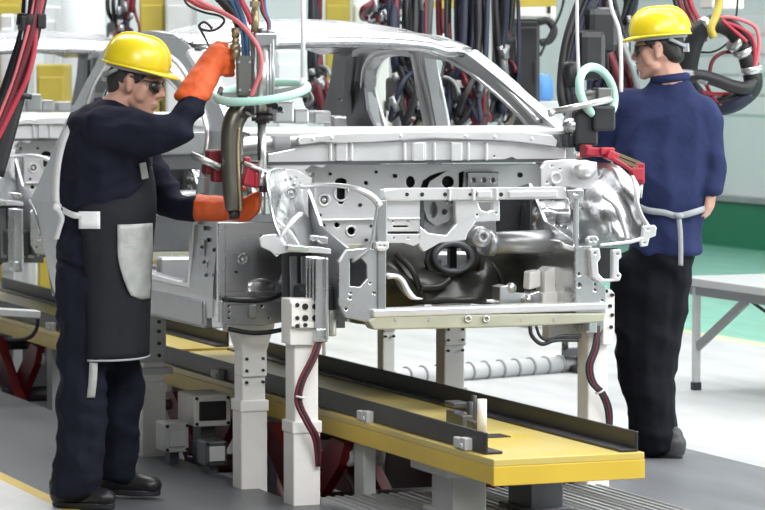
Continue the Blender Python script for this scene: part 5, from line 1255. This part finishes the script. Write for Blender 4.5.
b = MB(); b.box(r_(588, 55, .16), (.12, .12, .20)); b.box(r_(597, 30, .22), (.14, .14, .18)); b.cyl(r_(572, 92, .1), r_(572, 60, .1), .04, n=14); obj('junction_box', b, 'black', g2, bevel=.03)
b = MB()
for px_ in (577, 608): p = r_(px_, -30); b.tube([p, Vector((1.35, p.y, RZ))], .007, 8)
p = r_(597, -30, .2); b.tube([p, Vector((1.35, p.y, RZ))], .02, 8); obj('hanger_cable', b, 'rubber', g2)

# ------------------------------------------------------------------ the hose loop right of the right worker
DL = 14.2
def l_(px, py, w=0.0): return at(px, py, D=DL + w)
lp = thing('hose_loop', 'thick black hose loop with red lines hanging right of the right worker\'s head', 'hoses', l_(722, 112), 0, 'hose bundles')
tb('hose', 'rubber', [(688, 90, .05), (689, 62, .03), (697, 36, 0), (712, 24, -.02), (730, 28, -.02), (743, 44, -.02), (750, 66, -.02), (753, 84, 0), (744, 96, .02), (728, 103, .03), (712, 106, .05)], .044, lp, n=14, fn=l_)
tb('hose', 'rubber', [(686, 78, -.05), (700, 76, -.06), (716, 80, -.06), (732, 86, -.05), (746, 88, -.04), (754, 80, -.02)], .030, lp, n=12, fn=l_)
tb('hose', 'navy_hose', [(690, 84, .08), (702, 98, .05), (718, 108, .03), (736, 104, .0), (750, 94, 0)], .034, lp, fn=l_)
tb('hose', 'tube_grey', [(664, 76, -.05), (680, 75, -.05), (694, 76, -.06), (708, 80, -.06)], .026, lp, fn=l_)
for k, pts in enumerate(([(716, 18, -.04), (734, 18, -.06), (754, 26, -.06), (759, 40, -.06), (757, 60, -.05), (752, 78, -.04)], [(718, 22, -.05), (736, 26, -.07), (751, 36, -.07), (755, 52, -.06), (753, 72, -.05)], [(722, 20, -.06), (738, 34, -.07), (747, 42, -.07)], [(709, 80, .0), (712, 62, .0), (722, 53, 0), (734, 52, .02)], [(702, 92, .0), (718, 94, .0), (740, 92, .03), (752, 90, 0)], [(706, 84, .02), (712, 96, .02), (722, 106, .0)])):
    tb('signal_line', ('pink_hose', 'red_hose', 'red_hose', 'maroon', 'red_hose', 'red_hose')[k], pts, .009, lp, fn=l_)
tb('wire', 'rubber', [(698, 52, .05), (712, 52, .05), (724, 46, .05), (732, 36, .05), (737, 10, .05), (738, -20, .05)], .005, lp, fn=l_)
b = MB()
for (x, y, ax) in ((744, 52, (.5, 0, -1)), (752, 70, (.2, 0, -1)), (736, 42, (1, 0, -.6)), (706, 27, (1, 0, .6))): b.lathe(l_(x, y, -.02), [(.049, -.016), (.051, 0), (.049, .016)], 18, ax)
obj('hose_clamp', b, 'alu', lp)
tb('yellow_strap', 'yellow_dull', [(720, -30, -.03), (719, 2, -.03), (716, 16, -.05), (711, 28, -.07), (714, 38, -.07)], .019, lp, fn=l_)
b = MB(); p = l_(720, -30); b.tube([p, Vector((2.6, p.y, RZ))], .02, 8); obj('hanger_cable', b, 'rubber', lp)
b = MB(); b.box(l_(722, 1, .15), (.17, .12, .075)); hb_ = obj('balancer_box', b, 'white', lp, bevel=.01)
for k, (x, m) in enumerate(((680, 'red'), (686, 'maroon'), (691, 'red_hose'), (676, 'rubber'))):
    tb('drop_hose', m, [(x - 6, -30, .3), (x, 4, .3), (x + 9, 22, .25), (x + 14, 40, .15)], .012, lp, fn=l_)
tb('drop_hose', 'red_hose', [(708, 174, .2), (712, 190, .2), (716, 206, .2), (712, 220, .2)], .012, lp, fn=l_) if False else None

# ------------------------------------------------------------------ guns and hoses waiting behind the car
def clutter(name, label, D0, x0, y0, x1, y1, seed, dens=9, topy=-30, cat='welding gun', rail=2.6):
    rn = random.Random(seed); fn = lambda px, py, w=0.0: at(px, py, D=D0 + w)
    t = thing(name, label, cat, fn((x0 + x1) / 2, y1), 0, 'guns and hoses waiting behind the car')
    cx = (x0 + x1) / 2; W = x1 - x0; Hh = y1 - y0; m = D0 / FPX
    b = MB(); b.box(fn(cx, y0 + Hh * .45), (W * .55 * m, .14, Hh * .42 * m)); b.box(fn(cx + W * .18, y0 + Hh * .70), (W * .50 * m, .12, Hh * .34 * m)); b.box(fn(cx - W * .25, y0 + Hh * .62, .1), (W * .35 * m, .12, Hh * .40 * m)); tr_ = obj('transformer', b, 'black', t, bevel=.02)
    b = MB(); b.box(fn(cx, y0 + Hh * .42, -.08), (W * .2 * m, .02, Hh * .10 * m)); obj('rating_plate', b, 'greywhite', tr_, bevel=.004)
    b = MB(); b.cyl(fn(cx - W * .2, y0 + Hh * .7), fn(cx - W * .2, y1), .028, n=14); b.cyl(fn(cx - W * .2, y1), fn(cx - W * .05, y1 + 2), .018, n=12); obj('gun_cylinder', b, 'steel_grey', t)
    b = MB(); b.tube(spl([fn(cx + W * .2, y0 + Hh * .7), fn(cx + W * .34, y0 + Hh * .85), fn(cx + W * .2, y1), fn(cx, y1 + 3)], 5), .022, 10); obj('gun_arm', b, 'bronze', t)
    ms = ['rubber', 'maroon', 'rubber', 'navy_hose', 'rubber', 'red', 'rubber', 'tube_grey', 'navy_hose', 'rubber', 'navy_hose', 'maroon']
    for k in range(dens):
        xa = x0 + rn.random() * W; xb = x0 + rn.random() * W; sw = (rn.random() - .5) * W * 1.1
        pts = [(xa, topy, rn.uniform(-.1, .15)), (xa + sw * .2, y0 + Hh * rn.uniform(.0, .2), rn.uniform(-.15, .1)), ((xa + xb) / 2 + sw * .6, y0 + Hh * rn.uniform(.45, .65), rn.uniform(-.2, .1)), (xb + sw * .3, y0 + Hh * rn.uniform(.8, 1.0), rn.uniform(-.15, .1)), (cx + W * rn.uniform(-.2, .2), y0 + Hh * rn.uniform(.4, .7), -.05)]
        tb('supply_hose', ms[(k + seed) % len(ms)], pts, rn.uniform(.009, .022), t, fn=fn)
    for k in range(3):
        c_ = fn(cx + W * rn.uniform(-.3, .3), y0 + Hh * rn.uniform(.35, .8), -.13); R_ = W * m * rn.uniform(.18, .34)
        b = MB(); b.tube([c_ + RT * R_ * math.cos(a) + Vector((0, 0, R_ * 1.2 * math.sin(a))) + FW * .05 * a for a in [.3 * i for i in range(20)]], .011, 8); obj('hose_coil', b, ms[(k * 2 + seed) % len(ms)], t)
    b = MB()
    for k in range(5):
        p = fn(x0 + rn.random() * W, y0 + Hh * rn.uniform(.2, .95), -.14); q = p + Vector((rn.uniform(-.03, .03), 0, rn.uniform(.03, .07))); b.cyl(p, q, rn.uniform(.010, .020), n=12)
    obj('hose_coupling', b, 'steel_grey', t)
    b = MB(); p = fn(cx, topy); b.tube([p, Vector((p.x, p.y, RZ))], .02, 8); b.tube([fn(cx, topy), fn(cx, y0 + Hh * .35)], .015, 8); obj('hanger_cable', b, 'rubber', t)
    return t
clutter('welding_gun', 'dark weld gun seen through the windscreen between the far window pillars', 14.9, 385, 40, 428, 128, 3, 14)
clutter('welding_gun', 'dark weld gun with looping hoses seen behind the far front window', 15.25, 432, 52, 490, 128, 5, 16)
clutter('welding_gun', 'weld gun with black hoses hanging above the windscreen corner', 15.6, 455, 12, 478, 70, 8, 12)
clutter('welding_gun', 'weld gun with maroon and grey hoses hanging just left of the black cabinet', 15.8, 490, 10, 518, 122, 11, 16)
clutter('welding_gun', 'weld gun hanging behind the mint hoop and the right worker\'s face', 15.4, 585, -5, 640, 120, 14, 18)
clutter('welding_gun', 'weld gun hanging just behind the left gun, seen through the windscreen\'s left end', 17.0, 305, 52, 330, 118, 17, 7)
clutter('welding_gun', 'dark weld gun near the top left behind the left worker\'s hat', 19.0, 106, 2, 134, 50, 23, 9)
clutter('welding_gun', 'weld gun hanging beyond the roof front, left of the hanging sleeves', 17.0, 362, -4, 400, 24, 29, 7)
# sleeves hanging beyond the roof
for k, (x, m, lab) in enumerate(((408, 'navy_hose', 'navy cable sleeve, leftmost of the row beyond the roof'), (415, 'blue_hose', 'blue cable sleeve second from left beyond the roof'), (423, 'maroon', 'maroon cable sleeve in the middle of the row beyond the roof'), (432, 'navy_hose', 'navy cable sleeve right of the maroon one beyond the roof'), (441, 'red', 'red cable sleeve, rightmost of the row beyond the roof'))):
    p0 = at(x, -30, D=18); p1 = at(x + rnd.uniform(-2, 2), 34, D=18)
    p1 = Vector((p1.x, p1.y + .09 * (k % 2), p1.z)); p0 = Vector((p0.x, p0.y + .09 * (k % 2), p0.z)); t = thing('cable_sleeve', lab, 'cable', p1, 0, 'hanging cable sleeves')
    b = MB(); b.tube(spl([Vector((p0.x, p0.y, RZ)), p0, (p0 + p1) / 2 + Vector((.01, 0, 0)), p1], 5), .020, 12); obj('sleeve_tube', b, m, t)
    b = MB(); b.cyl(p1, p1 - Vector((0, 0, .05)), .028, n=12); obj('sleeve_end', b, 'alu', t)
# ------------------------------------------------------------------ background machinery
def boxthing(name, label, cat, px0, py0, px1, py1, D, depth, m, foot=True, group=None, extra=None):
    c0 = at(px0, py0, D=D); c1 = at(px1, py0, D=D); zt = c0.z; zb = 0 if foot else at(px0, py1, D=D).z
    cc = (c0 + c1) / 2; w_ = (c1 - c0).length
    t = thing(name, label, cat, (cc.x, cc.y, zb), -TH, group)
    R = Matrix.Rotation(-TH, 3, 'Z'); o = Vector((cc.x, cc.y, 0))
    b = MB(); b.box(o + FW * depth / 2 + Vector((0, 0, (zt + zb) / 2)), (w_, depth, zt - zb), R); obj('housing', b, m, t, bevel=.015)
    b = MB(); b.box(o + FW * -.012 + Vector((0, 0, zb + (zt - zb) * .52)), (w_ * .86, .024, (zt - zb) * .86), R); d = obj('door_panel', b, extra or m, t, bevel=.01)
    b = MB(); b.box(o + FW * -.03 + RT * w_ * .33 + Vector((0, 0, zb + (zt - zb) * .6)), (.02, .02, .12), R); obj('door_handle', b, 'black', d, bevel=.004)
    return t
boxthing('control_cabinet', 'black hanging cabinet right of the windscreen pillar', 'cabinet', 512, 20, 540, 150, 18, .4, 'black', False)
boxthing('switch_box', 'white box right above the black hanging cabinet', 'box', 513, -8, 556, 19.5, 18.0, .4, 'white', False)
b = MB(); fn = lambda x, y: at(x, y, D=17.85); b.tube(spl([fn(538, 22), fn(548, 21), fn(554, 30), fn(550, 40), fn(540, 43)], 6), .022, 10); top('hose', b, 'rubber', 'black hose loop on the right edge of the black cabinet', 'hose')
b = MB(); fn = lambda x, y: at(x, y, D=17.6)
b.tube(spl([fn(566, -10), fn(560, 14), fn(549, 36), fn(540, 56)], 6), .008, 8); top('cable', b, 'rubber', 'thin black cable slanting down to the black cabinet', 'cable')
c = at(542, 76, D=19.4); t = thing('blue_barrel', 'blue barrel on a stand, just right of the black cabinet', 'barrel', (c.x, c.y, 0)); zb = at(541, 101, D=19.4).z
b = MB(); b.lathe((c.x, c.y, zb), [(.06, 0), (.07, .02), (.07, .10), (.066, .13), (.045, .165), (.035, .17)], 24); obj('barrel_body', b, 'blue', t)
b = MB(); b.box((c.x, c.y, zb / 2), (.24, .24, zb)); obj('barrel_stand', b, 'greywhite', t, bevel=.01)
boxthing('panel', 'pale grey cabinet panel standing at the far left behind the second car', 'cabinet', 165, -10, 192, 60, 23.0, .6, 'greywhite')
boxthing('yellow_cabinet', 'yellow cabinet behind the left worker\'s hard hat', 'cabinet', 139, -10, 165, 60, 23.2, .6, 'yellow_dull')
boxthing('yellow_cabinet', 'yellow cabinet at the top left corner', 'cabinet', -4, -10, 21, 60, 23.5, .6, 'yellow_dull')
boxthing('yellow_cabinet', 'dull yellow column seen through the second car\'s window', 'column', 36, 64, 66, 120, 20.6, .4, 'yellow_dull')
boxthing('yellow_cabinet', 'small yellow cabinet above the middle of the roof', 'cabinet', 325, -10, 350, 30, 22.5, .5, 'yellow_dull')
boxthing('cabinet', 'white cabinet above the middle of the roof, right of the yellow one', 'cabinet', 352, -10, 392, 40, 23.0, .5, 'wallwhite')
c = at(83, 40, D=22.0); t = thing('round_column', 'wide pale round column behind the second car\'s roof', 'column', (c.x, c.y, 0))
b = MB(); b.cyl((c.x, c.y, 0), (c.x, c.y, 3.0), .155, n=32); obj('column_body', b, 'wallpaint', t)
b = MB(); b.torus((c.x, c.y, at(83, 37, D=22).z), (0, 0, 1), .17, .02, 32, 8); obj('column_band', b, 'greywhite', t)
b = MB(); b.cyl(at(56, 36, D=21.83), at(108, 35, D=21.83), .022, n=12); pt_ = top('pipe', b, 'greywhite', 'pale horizontal pipe across the wide round column', 'pipe')
b = MB(); b.torus(at(103, 44, D=21.0), FW, .04, .008, 20, 6); top('cable_loop', b, 'rubber', 'small black cable loop right of the round column', 'cable')
for (x0, y0, x1, y1, D, m, lab) in ((0, 14, 14, 46, 22, 'steel_pale', 'pale machine block at the left edge above the second car\'s roof'), (16, 20, 28, 50, 23.0, 'greywhite', 'small grey machine block behind the left hose bundle'), (44, 6, 56, 50, 22.2, 'wallwhite', 'white machine block between the hose bundle and round column')):
    boxthing('machine_block', lab, 'machine', x0, y0, x1, y1, D, .4, m)
# yellow beam across the top
b = MB(); b.bar(at(388, 8, D=17.5), at(452, 4, D=17.5), .05, .035); b.bar(at(440, 3, D=17.5), at(556, 1, D=17.5), .05, .06)
ob = thing('crane_beam', 'thin olive yellow beam across the top behind the roof', 'beam', at(470, 4, D=17.5)); obj('beam_body', b, 'yellow_dull', ob)
b = MB()
for x in (400, 545): p = at(x, 2, D=17.5); b.cyl(p, (p.x, p.y, RZ), .012, n=8)
obj('beam_hanger', b, 'steel_grey', ob)
# machine frames behind the car seen left of centre
boxthing('machine_block', 'white machine housing behind the hanging left gun', 'machine', 206, 20, 250, 130, 20.5, .5, 'wallwhite')
boxthing('machine_block', 'pale machine housing seen through the windscreen\'s left end', 'machine', 276, 50, 306, 130, 20.0, .5, 'wallpaint')
